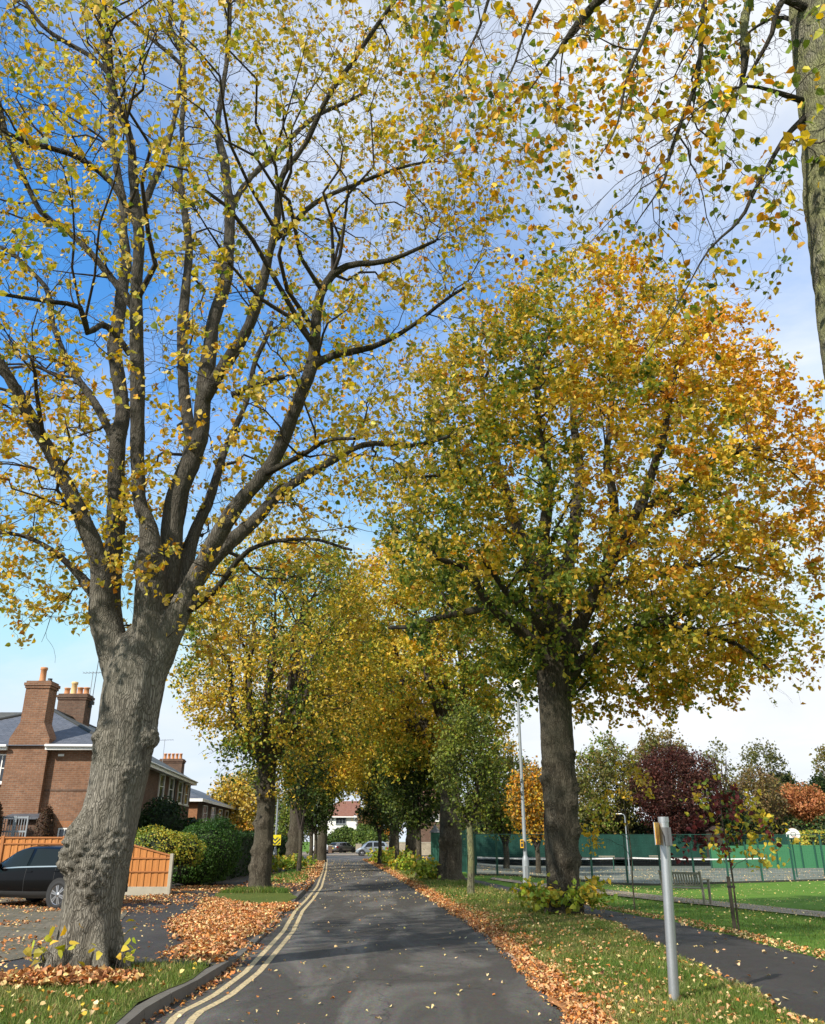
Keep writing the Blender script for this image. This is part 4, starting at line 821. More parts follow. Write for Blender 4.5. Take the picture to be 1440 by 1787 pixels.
bgtree('russet tree behind the right row beside the white house', 668, 142, 1370, 1478, 90, [BRT, OLB, OR], [4, 3, 1], 6000, .38, 1.6, .3, 900)
bgtree('olive tree behind the windbreak between lamp post and slim street tree', 985, 120, 1345, 1470, 100, [OL, OLB, GR], [4, 3, 2], 5000, .38, 1.6, .3, 900)
bgtree('green tree behind the windbreak seen past the slim street tree', 842, 112, 1370, 1470, 90, [OL, GR, DG], [4, 3, 2], 5000, .36, 1.6, .3, 900)
bgtree('orange shrubby tree low behind the left hedge', 424, 60, 1445, 1490, 46, [OR, (.45,.16,.05), YE], [3, 3, 2], 1500, .16, .6, .3, 400, name='small_tree')
# ---------------------------------------------------------------- shrubs and hedges
def bush(name, label, lobes, n_, size, pal, wts, cat='shrub', core=(.015,.022,.010), group=None, sc=1.2, box=False, corek=.72, stems=5):
    """lobes: list of (centre, radii); leaves spread through each lobe's outer half"""
    c0 = np.mean([l[0] for l in lobes], 0); zb = min(l[0][2]-l[1][2] for l in lobes); root = thing(name, label, cat, (c0[0], c0[1], zb), 0, group)
    vol = np.array([np.prod(l[1])**.67 for l in lobes]); pos = []; up = []
    cm = MB()
    for (c, r), k in zip(lobes, (vol/vol.sum()*n_).astype(int)):
        c, r = np.array(c, float), np.array(r, float)
        if box:
            q = rng.uniform(-1, 1, (k, 3)); ax = rng.integers(0, 3, k); sg = np.sign(rng.normal(size=k)); sg[ax == 2] = 1
            q[np.arange(k), ax] = sg*(1-.22*rng.random(k)**2+.08*rng.normal(size=k)); q = q*(1-.10*np.abs(q[:, [1, 2, 0]]*q[:, [2, 0, 1]]))
            d = q.copy()
        else:
            d = unit(rng.normal(size=(k, 3))); d[:, 2] = np.where(d[:, 2] < -.75, -d[:, 2], d[:, 2]); q = d*(.6+.4*rng.random((k, 1))**.5)*(.82+.36*fbm(d*2.5+c, 2, 2))[:, None]
        pos.append(c+q*r); up.append(unit(d/r))
        if core:
            if box: cm.box(tuple(c-r*.86), tuple(c+r*.86))
            else:
                b_ = bmesh.new(); bmesh.ops.create_icosphere(b_, subdivisions=3, radius=1)
                vs = [tuple(c+np.array(v.co)*r*corek*(.8+.4*float(fbm(np.array(v.co)*2.5+c, 2, 2)))) for v in b_.verts]; cm.add(vs, [tuple(v.index for v in f.verts) for f in b_.faces], 0, True); b_.free()
    pos = np.vstack(pos); up = np.vstack(up); V, q_, t_, c = leaves(pos, size, palette(pal, wts, len(pos), pos, sc, 6, .2, .6), up=up, spread=.7, hi=size > .09, droop=.2)
    link('foliage', mesh_np('foliage', V, [q_, t_], [M['leaf']], [0, 0], c, local=root.location), root)
    if core: cm.build('inner_branches', simple('inner_'+name, core, .95, 0, .3), root, world=True)
    if stems:
        for k in range(stems):
            s_ = MB()
            l = lobes[k % len(lobes)]; e = np.array(l[0])+rng.normal(size=3)*np.array(l[1])*.3; b_ = np.array([l[0][0]+random.uniform(-.2, .2)*l[1][0], l[0][1]+random.uniform(-.2, .2)*l[1][1], zb-.05]); s_.tube([b_, (b_+e)/2+[.03, 0, 0], e], [.03, .022, .012], 5)
            s_.build('stem', M['twig'], root, world=True)
    return root
HG = [(.03,.075,.014), (.05,.115,.02), (.085,.16,.03)]
c = P(345, 1500, 34); 
bush('hedge', 'clipped dark green hedge block beside the timber fence end', [((c[0], 34.6, 1.15), (1.25, 1.6, 1.25)), ((c[0]-.3, 33.9, .9), (1.2, 1.1, 1.0)), ((c[0]+.4, 35.4, 1.3), (1.0, 1.3, 1.2))], 26000, .075, HG, [3, 4, 2], 'hedge', sc=.8, corek=.8)
c = at(418, 46)
bush('hedge', 'long lower dark hedge running behind the second lime toward the junction', [((c[0]-.2, 44, .95), (.95, 7.5, 1.05))], 15000, .10, [(.02,.045,.012), (.03,.07,.015)], [3, 3], 'hedge', box=True, stems=0)
c = at(430, 66); bush('hedge', 'far dark hedge behind the chevron sign', [((c[0]+1.2, 62, .9), (1.6, 8, 1.1))], 8000, .15, [(.015,.035,.01), (.03,.06,.015)], [3, 3], 'hedge', box=True, stems=0)
c = P(285, 1470, 31)
bush('garden_shrub', 'yellow green shrub showing above the sloping timber fence', [((c[0]-.3, 31, 1.35), (1.2, .8, .75)), ((c[0]+.5, 31.4, 1.3), (.9, .8, .65))], 5200, .08, [YG, (.25,.30,.05), GR], [5, 3, 3])
c = P(285, 1425, 38)
bush('garden_shrub', 'dark evergreen shrub against the brick terrace wall', [((c[0]-.2, 38.5, 1.9), (1.3, 1, 1.5)), ((c[0]+.9, 39.5, 1.5), (.8, 1, 1.15)), ((c[0]-1.2, 38, 1.6), (.9, .9, 1.2))], 8000, .10, [(.015,.035,.01), (.03,.06,.016)], [3, 3])
IVY = [(.10,.05,.03), (.07,.045,.025), (.13,.08,.045)]
for px, top, w_, lab in [(84, 1406, 34, 'withered brown climber forming a rounded arch right of the metal gate'), (-4, 1396, 28, 'withered brown climber at the left edge beyond the metal gate')]:
    c = P(px, top, 33); r_ = w_/2/(F/(33*CP)); h_ = c[2]/2
    bush('dead_climber', lab, [((c[0], 33, h_), (r_, .45, h_)), ((c[0], 33, h_*1.35), (r_*.95, .42, h_*.66))], 3600, .07, IVY, [3, 3, 2], 'climber', core=(.05,.03,.02), corek=.85)
# sprouts around trunks
SPR = [(.34,.40,.05), (.20,.28,.04), YG, YE]
def sprout(label, c, n_, size, k=14, rad=.7, h=.5, pal=SPR, wts=(4, 4, 3, 1), ring=.45):
    root = thing('basal_shoots', label, 'shoots', (c[0], c[1], c[2]), 0, 'leafy shoots around trunk bases'); sk = Skel(); P0 = []
    for i in range(k):
        a = i*6.283/k+random.uniform(-.2, .2); d = np.array([math.cos(a), math.sin(a), 0]); b_ = np.array(c)+d*ring; e = b_+d*rad*random.uniform(.3, 1)+np.array([0, 0, h*random.uniform(.5, 1.1)])
        t = np.linspace(0, 1, 6)[:, None]; p = b_+(e-b_)*t+np.array([0, 0, .12])*np.sin(t*3.14); sk.limb(p, np.linspace(.008, .003, 6)); sk.geo.append(tubes(p[None], np.linspace(.008, .003, 6)[None], 3)); P0.append(p)
    pos = leafpos(np.array(P0), max(1, n_//k), .25, size*.9)
    o = build_crown(sk, [leaves(pos, size, palette(pal, wts, len(pos), pos, 2.5, 4, .15, 2), hi=True, droop=.3)], root, 'foliage')
sprout('bright green leafy shoots ringing the base of the big right lime', (B4[0], B4[1], B4[2]+.1), 760, .125, 50, .85, .5, ring=.38)
sprout('few yellow green shoots on brown leaves at the nearest left trunk', (B1[0]+.08, B1[1]-.35, .14), 60, .12, 13, .25, .3, [YG, (.5,.5,.06), YE], (3, 3, 1), .46)
for px, Y, n_, s_, rad, lab in [(700, 58, 800, .2, 1.2, 'leafy green shoots by the kerb under the dark street trees'), (676, 70, 700, .22, 1.3, 'leafy light green clump nearest the silver hatchback'), (752, 39.5, 420, .17, .8, 'leafy shoots left of the thick burred trunk'), (505, 54, 420, .18, 1.3, 'leafy shoots at the foot of the third left lime'), (716, 50, 300, .18, .8, 'low leafy shoots between two dark street trees'), (480, 49, 240, .18, .9, 'leafy shoots near the chevron sign post')]:
    sprout(lab, at(px, Y), n_, s_, 26, rad, .75, ring=.25, wts=(3, 5, 2, 1))
c = P(1420, 1440, 108); bush('hedge', 'low bright green hedge behind the basketball backboard', [((c[0]-3, 92, 1.4), (6, 1, 1.2))], 3500, .25, [YG, GR], [2, 3], 'hedge', box=True, stems=0)
c = P(1398, 1428, 106); bush('garden_shrub', 'round near black shrub under the salmon tree', [((c[0]+.6, 106, float(base_h(c[0], 106))+2.2), (1.9, 1.5, 1.7))], 2500, .25, [(.012,.02,.01), (.02,.03,.012)], [1, 1], stems=0)
tag(bush('undergrowth', 'mixed dark undergrowth along the back of the courts', [((x_, 106+random.uniform(-1, 2), 1.4+random.uniform(0, 1.4)), (random.uniform(2, 4), 1.5, random.uniform(2.0, 3.4))) for x_ in range(6, 60, 4)], 22000, .30, [OL, DG, (.03,.05,.02), BRT], [3, 4, 4, 1], stems=0), kind='stuff')
# ---------------------------------------------------------------- building helpers (world coordinates; root only carries the location)
def xpt(px, Y): return float(P(px, HOR, Y)[0])
def zpt(py, Y, px=None):  # height seen at py for world distance Y
    return float(P(720, py, Y)[2])
def window(root, axis, u0, u1, z0, z1, w, cols=2, rows=2, depth_=.06, out=-1, sill=True, frame='white', nm='window'):
    """axis 'y': wall plane at y=w facing out*y; axis 'x': plane at x=w facing out*x; frame with a glass pane child"""
    f = MB(); g = MB(); t = .055
    def bx(mb, a0, a1, b0, b1, d0, d1):
        lo, hi = sorted((w+out*d0, w+out*d1))
        if axis == 'y': mb.box((a0, lo, b0), (a1, hi, b1))
        else: mb.box((lo, a0, b0), (hi, a1, b1))
    bx(f, u0, u0+t, z0, z1, -.02, depth_); bx(f, u1-t, u1, z0, z1, -.02, depth_); bx(f, u0+t, u1-t, z0, z0+t, -.02, depth_); bx(f, u0+t, u1-t, z1-t, z1, -.02, depth_)
    for k in range(1, cols): u = u0+(u1-u0)*k/cols; bx(f, u-t*.4, u+t*.4, z0+t, z1-t, -.01, depth_*.8)
    for k in range(1, rows): z = z0+(z1-z0)*k/rows; bx(f, u0+t, u1-t, z-t*.35, z+t*.35, -.008, depth_*.7)
    if sill: bx(f, u0-.06, u1+.06, z0-.07, z0-.003, -.02, depth_+.06)
    o = f.build(nm, M[frame], root, world=True); bx(g, u0+t*.9, u1-t*.9, z0+t*.9, z1-t*.9, -.03, .012)
    p = g.build('pane', M['glass_dark'], o); 
    if root is not None: 
        for v in p.data.vertices: v.co -= Vector(root.location)
    return o
def chimney(parent_root, c, w, d, z0, z1, pots, mat='brick', nm='chimney', shoulders=None, cap=.1):
    mb = MB(); x, y = c
    mb.box((x-w/2, y-d/2, z0), (x+w/2, y+d/2, z1-.3)); mb.box((x-w/2-.04, y-d/2-.04, z1-.3), (x+w/2+.04, y+d/2+.04, z1-.2)); mb.box((x-w/2-.08, y-d/2-.08, z1-.2), (x+w/2+.08, y+d/2+.08, z1-.08)); mb.box((x-w/2-.02, y-d/2-.02, z1-.08), (x+w/2+.02, y+d/2+.02, z1))
    if shoulders:
        hw, zs0, zs1 = shoulders; mb.box((x-hw, y-d/2-.003, z0-5), (x+hw, y+d/2, zs0)); mb.prism([(x-hw, zs0), (x+hw, zs0), (x+w/2, zs1), (x-w/2, zs1)], y-d/2-.002, y+d/2-.01)
    o = mb.build(nm, M[mat], parent_root, uv=True, world=True)
    for dx, dy, r, h, m_ in pots:
        p = MB(); p.lathe([(r*1.05, z1-.02), (r*1.0, z1+.06), (r*.86, z1+.1), (r*.8, z1+h*.8), (r*.98, z1+h*.84), (r*.98, z1+h), (r*.7, z1+h), (r*.68, z1+h*.5)], (x+dx, y+dy, 0), 14)
        q = p.build('chimney_pot', M[m_], o)
        for v in q.data.vertices: v.co -= Vector(parent_root.location)
    return o
def shift(o, root):
    for v in o.data.vertices: v.co -= Vector(root.location)
def aerial(label, x, y, z0, z1):
    root = thing('tv_aerial', label, 'aerial', (x, y, z0)); mb = MB(); mb.tube([(x, y, z0), (x, y, z1)], .02, 6); mb.build('mast', M['metal_grey'], root, world=True)
    mb = MB(); mb.tube([(x-.5, y-.1, z1-.1), (x+.6, y+.1, z1-.02)], .014, 5)
    for k in range(7): a = -.45+k*.17; mb.tube([(x+a, y-.26, z1-.06), (x+a, y+.26, z1-.06)], .008, 4)
    mb.build('antenna', M['metal_grey'], root, world=True)
# ---- terrace at the left, end wall facing the camera
HY = 35.0; HX = xpt(166, HY)+.0; zE = zpt(1304, HY); xW = -27.0; yB = 57.0
root = thing('brick_house', 'red brick terrace end with slate hipped roof and tall shouldered chimney', 'house', (HX-4, HY, 0))
def sx(y): return HX-.093*(y-HY)  # street wall line
mb = MB(); mb.add([(xW,HY,0),(HX,HY,0),(sx(yB),yB,0),(xW,yB,0),(xW,HY,zE),(HX,HY,zE),(sx(yB),yB,zE),(xW,yB,zE)], [(0,1,5,4)]); mb.add([(HX,HY,0),(sx(yB),yB,0),(sx(yB),yB,zE),(HX,HY,zE)], [(0,1,2,3)], 1); mb.add([(sx(yB),yB,0),(xW,yB,0),(xW,yB,zE),(sx(yB),yB,zE)], [(0,1,2,3)]); mb.add([(xW,yB,0),(xW,HY,0),(xW,HY,zE),(xW,yB,zE)], [(0,1,2,3)])
mb.build('wall', [M['brick'], M['brick_dark']], root, uv=True, world=True)
zs = zpt(1379, HY); mb = MB(); mb.box((xW, HY-.018, zs-.04), (HX+.01, HY+.01, zs+.035)); mb.build('string_course', M['brick_dark'], root, uv=True, world=True)
oh = .38; ap = P(90, 1238, 39.6); xm = 2*ap[0]-HX
mb = MB(); a = (HX+oh, HY-oh, zE+.02); b = (xm-oh, HY-oh, zE+.02); c = (ap[0], ap[1], ap[2]); c2 = (ap[0]-.9, yB-3, ap[2]); d = (sx(yB)+oh, yB, zE+.02); e = (xm-oh-2, yB, zE+.02)
mb.add([a, b, c], [(0, 1, 2)], 0); mb.add([a, c, c2, d], [(0, 1, 2, 3)], 1); mb.add([b, c, c2, e], [(0, 1, 2, 3)], 0); mb.add([a, b, e, d], [(0, 1, 2, 3)], 0)
w1 = P(0, 1243, 41); mb.add([(xm-9, HY+1.5-oh, zE+.02), (xm+1.5, HY+1.5-oh, zE+.02), (ap[0]-.6, 41, w1[2]), (xm-9, 41, w1[2])], [(0, 1, 2, 3)], 1)
mb.build('roof', [M['slate'], M['slate_moss']], root, uv=True, world=True)
mb = MB(); mb.tube([a, c], .09, 6); mb.tube([b, c], .09, 6); mb.tube([c, c2], .09, 6); mb.build('ridge_tile', M['slate_moss'], root, world=True)
mb = MB(); cx_ = P(62, 1250, HY)[0]
for x0, x1 in [(xm-oh, cx_-.78), (cx_+.78, HX+oh)]: mb.box((x0, HY-oh-.03, zE-.14), (x1, HY+.02, zE+.0)); mb.tube([(x0, HY-oh-.08, zE+.02), (x1, HY-oh-.08, zE+.0)], .06, 6)
mb.add([(HX+oh,HY-oh,zE-.2),(sx(yB)+oh,yB,zE-.2),(sx(yB)+oh,yB,zE-.0),(HX+oh,HY-oh,zE-.0)], [(0,1,2,3)]); mb.tube([(HX+oh+.05,HY-oh,zE),(sx(yB)+oh+.05,yB,zE)], .045, 6); mb.add([(HX,HY,zE-.19),(sx(yB),yB,zE-.19),(sx(yB)+oh,yB,zE-.19),(HX+oh,HY-oh,zE-.19)], [(0,1,2,3)])
mb.build('gutter', M['white'], root, world=True)
cw = .98; cy = HY-.12; zc = zpt(1190, HY)
chimney(root, (cx_+.02, HY+.14), cw, .8, zE-1.2, zc, [(-.02, -.05, .15, .62, 'clay'), (.28, 0, .10, .16, 'metal_dark')], 'brick', 'chimney_breast', (.82, zpt(1290, HY), zpt(1262, HY)))
q = P(133, 1215, 43); chimney(root, (q[0], 43), 1.42, .9, 5, zpt(1213, 43), [(-.50, 0, .16, .36, 'clay'), (-.16, 0, .17, .66, 'clay_pale'), (.17, 0, .16, .38, 'clay'), (.50, 0, .16, .38, 'clay')], 'brick_dark')
z0, z1 = zpt(1366, HY), zpt(1316, HY); window(root, 'y', xpt(-30, HY)-.0, P(21, 1340, HY)[0], z0, z1, HY, 3, 2, .05)
z0, z1 = zpt(1461, HY), zpt(1445, HY); window(root, 'y', P(102, 1450, HY)[0], P(124, 1450, HY)[0], z0-.5, z1, HY, 2, 2, .05)
mb = MB(); a_, b_ = P(100, 1440, HY)[0], P(128, 1440, HY)[0]; mb.box((a_, HY-.015, z1+.02), (b_, HY+.01, z1+.26)); mb.build('window_lintel', M['brick_orange'], root, uv=True, world=True)
mb = MB(); mb.box((P(102,1318,HY)[0], HY-.03, zE-.36), (P(112,1318,HY)[0], HY+.0, zE-.27)); mb.build('air_vent', M['white'], root, world=True)
mb = MB(); x_ = HX-.06; mb.tube([(x_, HY-.05, .1), (x_, HY-.05, zE-.25)], .035, 6); mb.build('downpipe', M['metal_dark'], root, world=True); mb = MB(); x2_ = sx(51)+.06; mb.tube([(x2_, 51, .1), (x2_, 51, zE-.2)], .04, 6); mb.build('downpipe', M['metal_dark'], root, world=True)
for yy in (46.3, 49.2, 52.2, 54.6):
    u0, u1 = yy, yy+.95; x_ = sx(yy+.5)+.05
    window(root, 'x', u0, u1, zpt(1396, 48), zpt(1354, 48), x_, 1, 2, .06, 1)
# lean-to with small slate roof behind the gate
root = thing('lean_to', 'low lean-to with small slate roof under the end wall', 'lean-to', (P(40, 1430, 34.2)[0], 34.2, 0))
xa, xb = P(14, 1425, 34)[0], P(66, 1425, 34)[0]; zt = zpt(1418, 34.9); zb = zpt(1427, 34)
mb = MB(); mb.add([(xa-.2, 33.9, zb), (xb+.2, 33.9, zb), (xb+.2, 34.96, zt), (xa-.2, 34.96, zt), (xa-.2, 33.9, zb-.06), (xb+.2, 33.9, zb-.06), (xb+.2, 34.96, zt-.06), (xa-.2, 34.96, zt-.06)], [(0,1,2,3),(4,5,6,7),(0,1,5,4),(1,2,6,5),(0,3,7,4)]); mb.build('roof', M['slate'], root, uv=True, world=True)
mb = MB(); mb.box((xa, 34.1, 0), (xb, 34.94, zb-.05)); mb.build('wall', M['brick_dark'], root, uv=True, world=True)
root = thing('metal_gate', 'grey metal gate with closely spaced vertical bars, between the withered climbers', 'gate', ((xa+xb)/2, 33.4, 0)); zt = zpt(1424, 33.4)
mb = MB()
for z_ in (zt-.05, zt-.55, zt-1.2, .3): mb.box((xa+.1, 33.38, z_-.03), (xb-.1, 33.42, z_+.03))
for x_ in (xa+.1, (xa+xb)/2-.03, (xa+xb)/2+.03, xb-.1): mb.box((x_-.025, 33.365, .1), (x_+.025, 33.435, zt))
mb.build('frame', M['metal_grey'], root, world=True); mb = MB(); k = xa+.2
while k < xb-.15: mb.box((k-.012, 33.388, .15), (k+.012, 33.412, zt-.1)); k += .105
mb.build('bar', M['metal_grey'], root, world=True)
aerial('thin television aerial standing right of the four pot chimney', P(163, 1170, 43.5)[0], 43.5, zpt(1250, 43.5), zpt(1172, 43.5))
root = thing('radio_mast', 'long thin radio mast fixed beside the four pot chimney', 'mast', (P(166, 1170, 43)[0], 43, 7)); x_ = P(169, 1170, 43)[0]; mb = MB(); mb.tube([(x_-.05, 43, 7.2), (x_+.03, 43, zpt(1150, 43)+.4)], .018, 6); mb.build('mast', M['metal_dark'], root, world=True); mb = MB(); mb.box((x_-.3, 42.95, zpt(1235, 43)), (x_, 43.05, zpt(1231, 43))); mb.box((x_-.1, 42.9, zpt(1230, 43)), (x_+.08, 43.1, zpt(1224, 43))); mb.build('bracket', M['metal_dark'], root, world=True)
aerial('thin television aerial above the far brick terrace', P(288, 1290, 62)[0], 62, zpt(1340, 62)-.5, zpt(1290, 62))
# ---- second terrace further up
Y2 = 62.0; xA, xB = P(300, 1420, Y2)[0], P(344, 1420, Y2)[0]; zE2 = zpt(1394, Y2)
root = thing('brick_house', 'orange brick house end with darker street wall beyond the first terrace', 'house', (xA, Y2, 0)); yE = 88
mb = MB(); mb.add([(xA-6,Y2,0),(xB,Y2,0),(xB,Y2,zE2),(xA-6,Y2,zE2)], [(0,1,2,3)]); mb.add([(xB,Y2,0),(xB-1.6,yE,0),(xB-1.6,yE,zE2),(xB,Y2,zE2)], [(0,1,2,3)], 1); mb.add([(xB-1.6,yE,0),(xA-8,yE,0),(xA-8,yE,zE2),(xB-1.6,yE,zE2)], [(0,1,2,3)]); mb.build('wall', [M['brick_orange'], M['brick_dark']], root, uv=True, world=True)
mb = MB(); mb.add([(xA-6.5,Y2-.4,zE2),(xB+.4,Y2-.4,zE2),(xB-1.2,yE,zE2),(xA-8.5,yE,zE2),(xA-3,Y2+4,zE2+1.9),(xA-4.5,yE,zE2+1.9)], [(0,1,4),(1,2,5,4),(0,4,5,3),(0,1,2,3),(2,3,5)]); mb.build('roof', M['slate'], root, uv=True, world=True)
mb = MB(); mb.box((xA-6.5, Y2-.46, zE2-.2), (xB+.42, Y2-.4, zE2)); mb.add([(xB+.42,Y2-.4,zE2-.2),(xB-1.18,yE,zE2-.2),(xB-1.18,yE,zE2),(xB+.42,Y2-.4,zE2)], [(0,1,2,3)]); mb.build('gutter', M['white'], root, world=True)
for k in range(5):
    yy = 64+k*3.6; x_ = xB-1.6*(yy+.7-Y2)/(yE-Y2)+.06; window(root, 'x', yy, yy+1.3, zpt(1448, 72)+.5, zpt(1412, 72), x_, 1, 2, .06, 1)
chimney(root, (P(301, 1330, 66)[0], 66), 1.7, .8, zE2, zpt(1325, 66), [(-.6+.3*k, 0, .13, .42, 'clay') for k in range(5)], 'brick_dark')
# ---- white house closing the road
YW = 150.0
def wx(px): return float(P(px, 1440, YW)[0])
zE3, zR3 = zpt(1424, YW), zpt(1396, YW)
root = thing('white_house', 'white rendered house with red tiled roof closing the end of the road', 'house', (wx(600), YW, 0))
mb = MB(); mb.box((wx(556), YW, 0), (wx(622), YW+9, zE3)); mb.box((wx(622), YW+3, 0), (wx(650), YW+10, zE3-1.4)); mb.box((wx(544), YW-2, 0), (wx(556), YW+6, zE3-2.6)); mb.build('wall', M['render_white'], root, world=True)
mb = MB(); x0, x1 = wx(553), wx(623); mb.add([(x0, YW-.5, zE3-.1), (x1, YW-.5, zE3-.1), (x1, YW+9.5, zE3-.1), (x0, YW+9.5, zE3-.1), (x0+3.2, YW+4.5, zR3), (x1+.3, YW+4.5, zR3)], [(0,1,5,4),(1,2,5),(2,3,4,5),(3,0,4),(0,1,2,3)])
mb.add([(wx(618), YW+2.6, zE3-1.5), (wx(652), YW+2.6, zE3-1.5), (wx(652), YW+10.2, zE3-1.5), (wx(618), YW+10.2, zE3-1.5), (wx(618), YW+6, zE3+1.4), (wx(644), YW+6, zE3+1.4)], [(0,1,5,4),(1,2,5),(2,3,4,5),(0,1,2,3)]); mb.build('roof', M['red_tile'], root, uv=True, world=True)
mb = MB(); mb.box((x0, YW-.58, zE3-.26), (x1, YW-.5, zE3-.08)); mb.build('gutter', M['white'], root, world=True)
window(root, 'y', wx(586), wx(603.5), zpt(1438, YW), zpt(1425.5, YW), YW, 3, 2, .12, frame='metal_grey'); window(root, 'y', wx(561), wx(566), zpt(1478, YW), zpt(1470, YW), YW, 1, 2, .1)
mb = MB(); mb.lathe([(.02, 0), (.2, .04), (.38, .14), (.40, .16)], (wx(620), YW-.5, zpt(1427, YW)), 14, axis='y'); mb.tube([(wx(620), YW, zpt(1429, YW)), (wx(620), YW-.5, zpt(1427, YW))], .03, 5); mb.build('satellite_dish', M['metal_grey'], root, world=True)
def hx(px, Y): return float(P(px, 1470, Y)[0])
bush('garden_shrub', 'large rounded green shrub covering the front of the white house', [((hx(600, 144), 144, 1.6), (2.3, 1.6, 2.3)), ((hx(585, 144), 143.5, 1.2), (1.6, 1.4, 1.7)), ((hx(613, 144), 144, 1.5), (1.2, 1.4, 2.1))], 9000, .28, [(.07,.12,.025), (.12,.17,.035), (.05,.09,.02)], [3, 3, 2])
bush('garden_shrub', 'green shrub behind the silver hatchback right of the white house', [((hx(640, 136), 136, 1.9), (2.3, 1.8, 2.2)), ((hx(655, 136), 135, 1.6), (2.0, 1.6, 1.9))], 6000, .28, [(.07,.12,.025), (.12,.17,.035), GR], [3, 3, 1])
def wall(label, x0, x1, y0, y1, h, mat='stone_wall', cap=True):
    r_ = thing('garden_wall', label, 'wall', ((x0+x1)/2, (y0+y1)/2, 0)); mb = MB(); mb.box((x0, y0, -.1), (x1, y1, h)); mb.build('wall', M[mat], r_, uv=True, world=True)
    if cap: mb = MB(); mb.box((x0-.04, y0-.04, h+.001), (x1+.04, y1+.04, h+.09)); mb.build('coping', M['concrete'], r_, world=True)
wall('low dark garden wall between the white hatchback and the grey estate', hx(566, 131), hx(581, 131), 130, 130.4, 1.0, 'brick_dark')
wall('pale stone gate pier right of the white hatchback', hx(564.5, 127), hx(568.5, 127), 127, 127.5, 1.15)
wall('pale stone gate pier between the grey estate and the silver hatchback', hx(621, 127), hx(631, 127), 127, 127.6, 1.2)
wall('buff stone garden wall behind the right verge shrubs', hx(664, 112), hx(760, 112), 112, 112.4, 1.45)
# ---- brick block with white window behind the turret
YB = 128.0; root = thing('brick_house', 'dark red brick house with white barred window glimpsed behind the green turret', 'house', (hx(760, YB), YB, 0))
mb = MB(); mb.box((hx(718, YB), YB, 0), (hx(800, YB), YB+9, 7.5)); mb.build('wall', M['brick_dark'], root, uv=True, world=True); window(root, 'y', hx(751, YB), hx(767, YB), zpt(1433, YB), zpt(1421, YB), YB, 3, 2, .1); window(root, 'y', hx(722, YB), hx(734, YB), zpt(1433, YB), zpt(1421, YB), YB, 2, 2, .1)
mb = MB(); mb.add([(hx(716, YB), YB-.5, 7.5), (hx(802, YB), YB-.5, 7.5), (hx(802, YB), YB+9.5, 7.5), (hx(716, YB), YB+9.5, 7.5), (hx(733, YB), YB+4.5, 10), (hx(785, YB), YB+4.5, 10)], [(0,1,5,4),(1,2,5),(2,3,4,5),(3,0,4),(0,1,2,3)]); mb.build('roof', M['red_tile'], root, uv=True, world=True)
YB = 150.0; root = thing('brick_house', 'distant house with row of pots above the orange tree by the lamp post', 'house', (hx(940, YB), YB, 0)); zz_ = zpt(1368, YB)
mb = MB(); mb.box((hx(890, YB), YB, 0), (hx(1010, YB), YB+9, zz_-2)); mb.build('wall', M['brick'], root, uv=True, world=True); mb = MB(); mb.add([(hx(888, YB), YB-.5, zz_-2), (hx(1012, YB), YB-.5, zz_-2), (hx(1012, YB), YB+9.5, zz_-2), (hx(888, YB), YB+9.5, zz_-2), (hx(895, YB), YB+4.5, zz_), (hx(1005, YB), YB+4.5, zz_)], [(0,1,5,4),(1,2,5),(2,3,4,5),(3,0,4),(0,1,2,3)]); mb.build('roof', M['slate'], root, uv=True, world=True)
chimney(root, (hx(937, YB), YB+4), 3.2, .9, zz_-1, zpt(1358, YB), [(-1.2+.6*k, 0, .2, .7, 'clay_pale') for k in range(5)], 'brick')
root = thing('garden_shed', 'small brown shed with pitched roof beside the cypress', 'shed', (hx(1255, 96), 96, 0)); x0, x1 = P(1240, 1450, 96)[0], P(1268, 1450, 96)[0]; zt = P(1254, 1441, 96)[2]
mb = MB(); mb.box((x0, 96, -.8), (x1, 98, zt-.5)); mb.build('wall', simple('shed_board', (.04,.028,.02), .9), root, world=True); mb = MB(); mb.prism([(x0-.15, zt-.55), (x1+.15, zt-.55), ((x0+x1)/2, zt)], 95.8, 98.2); mb.build('roof', simple('shed_felt', (.045,.03,.026), .9), root, world=True)
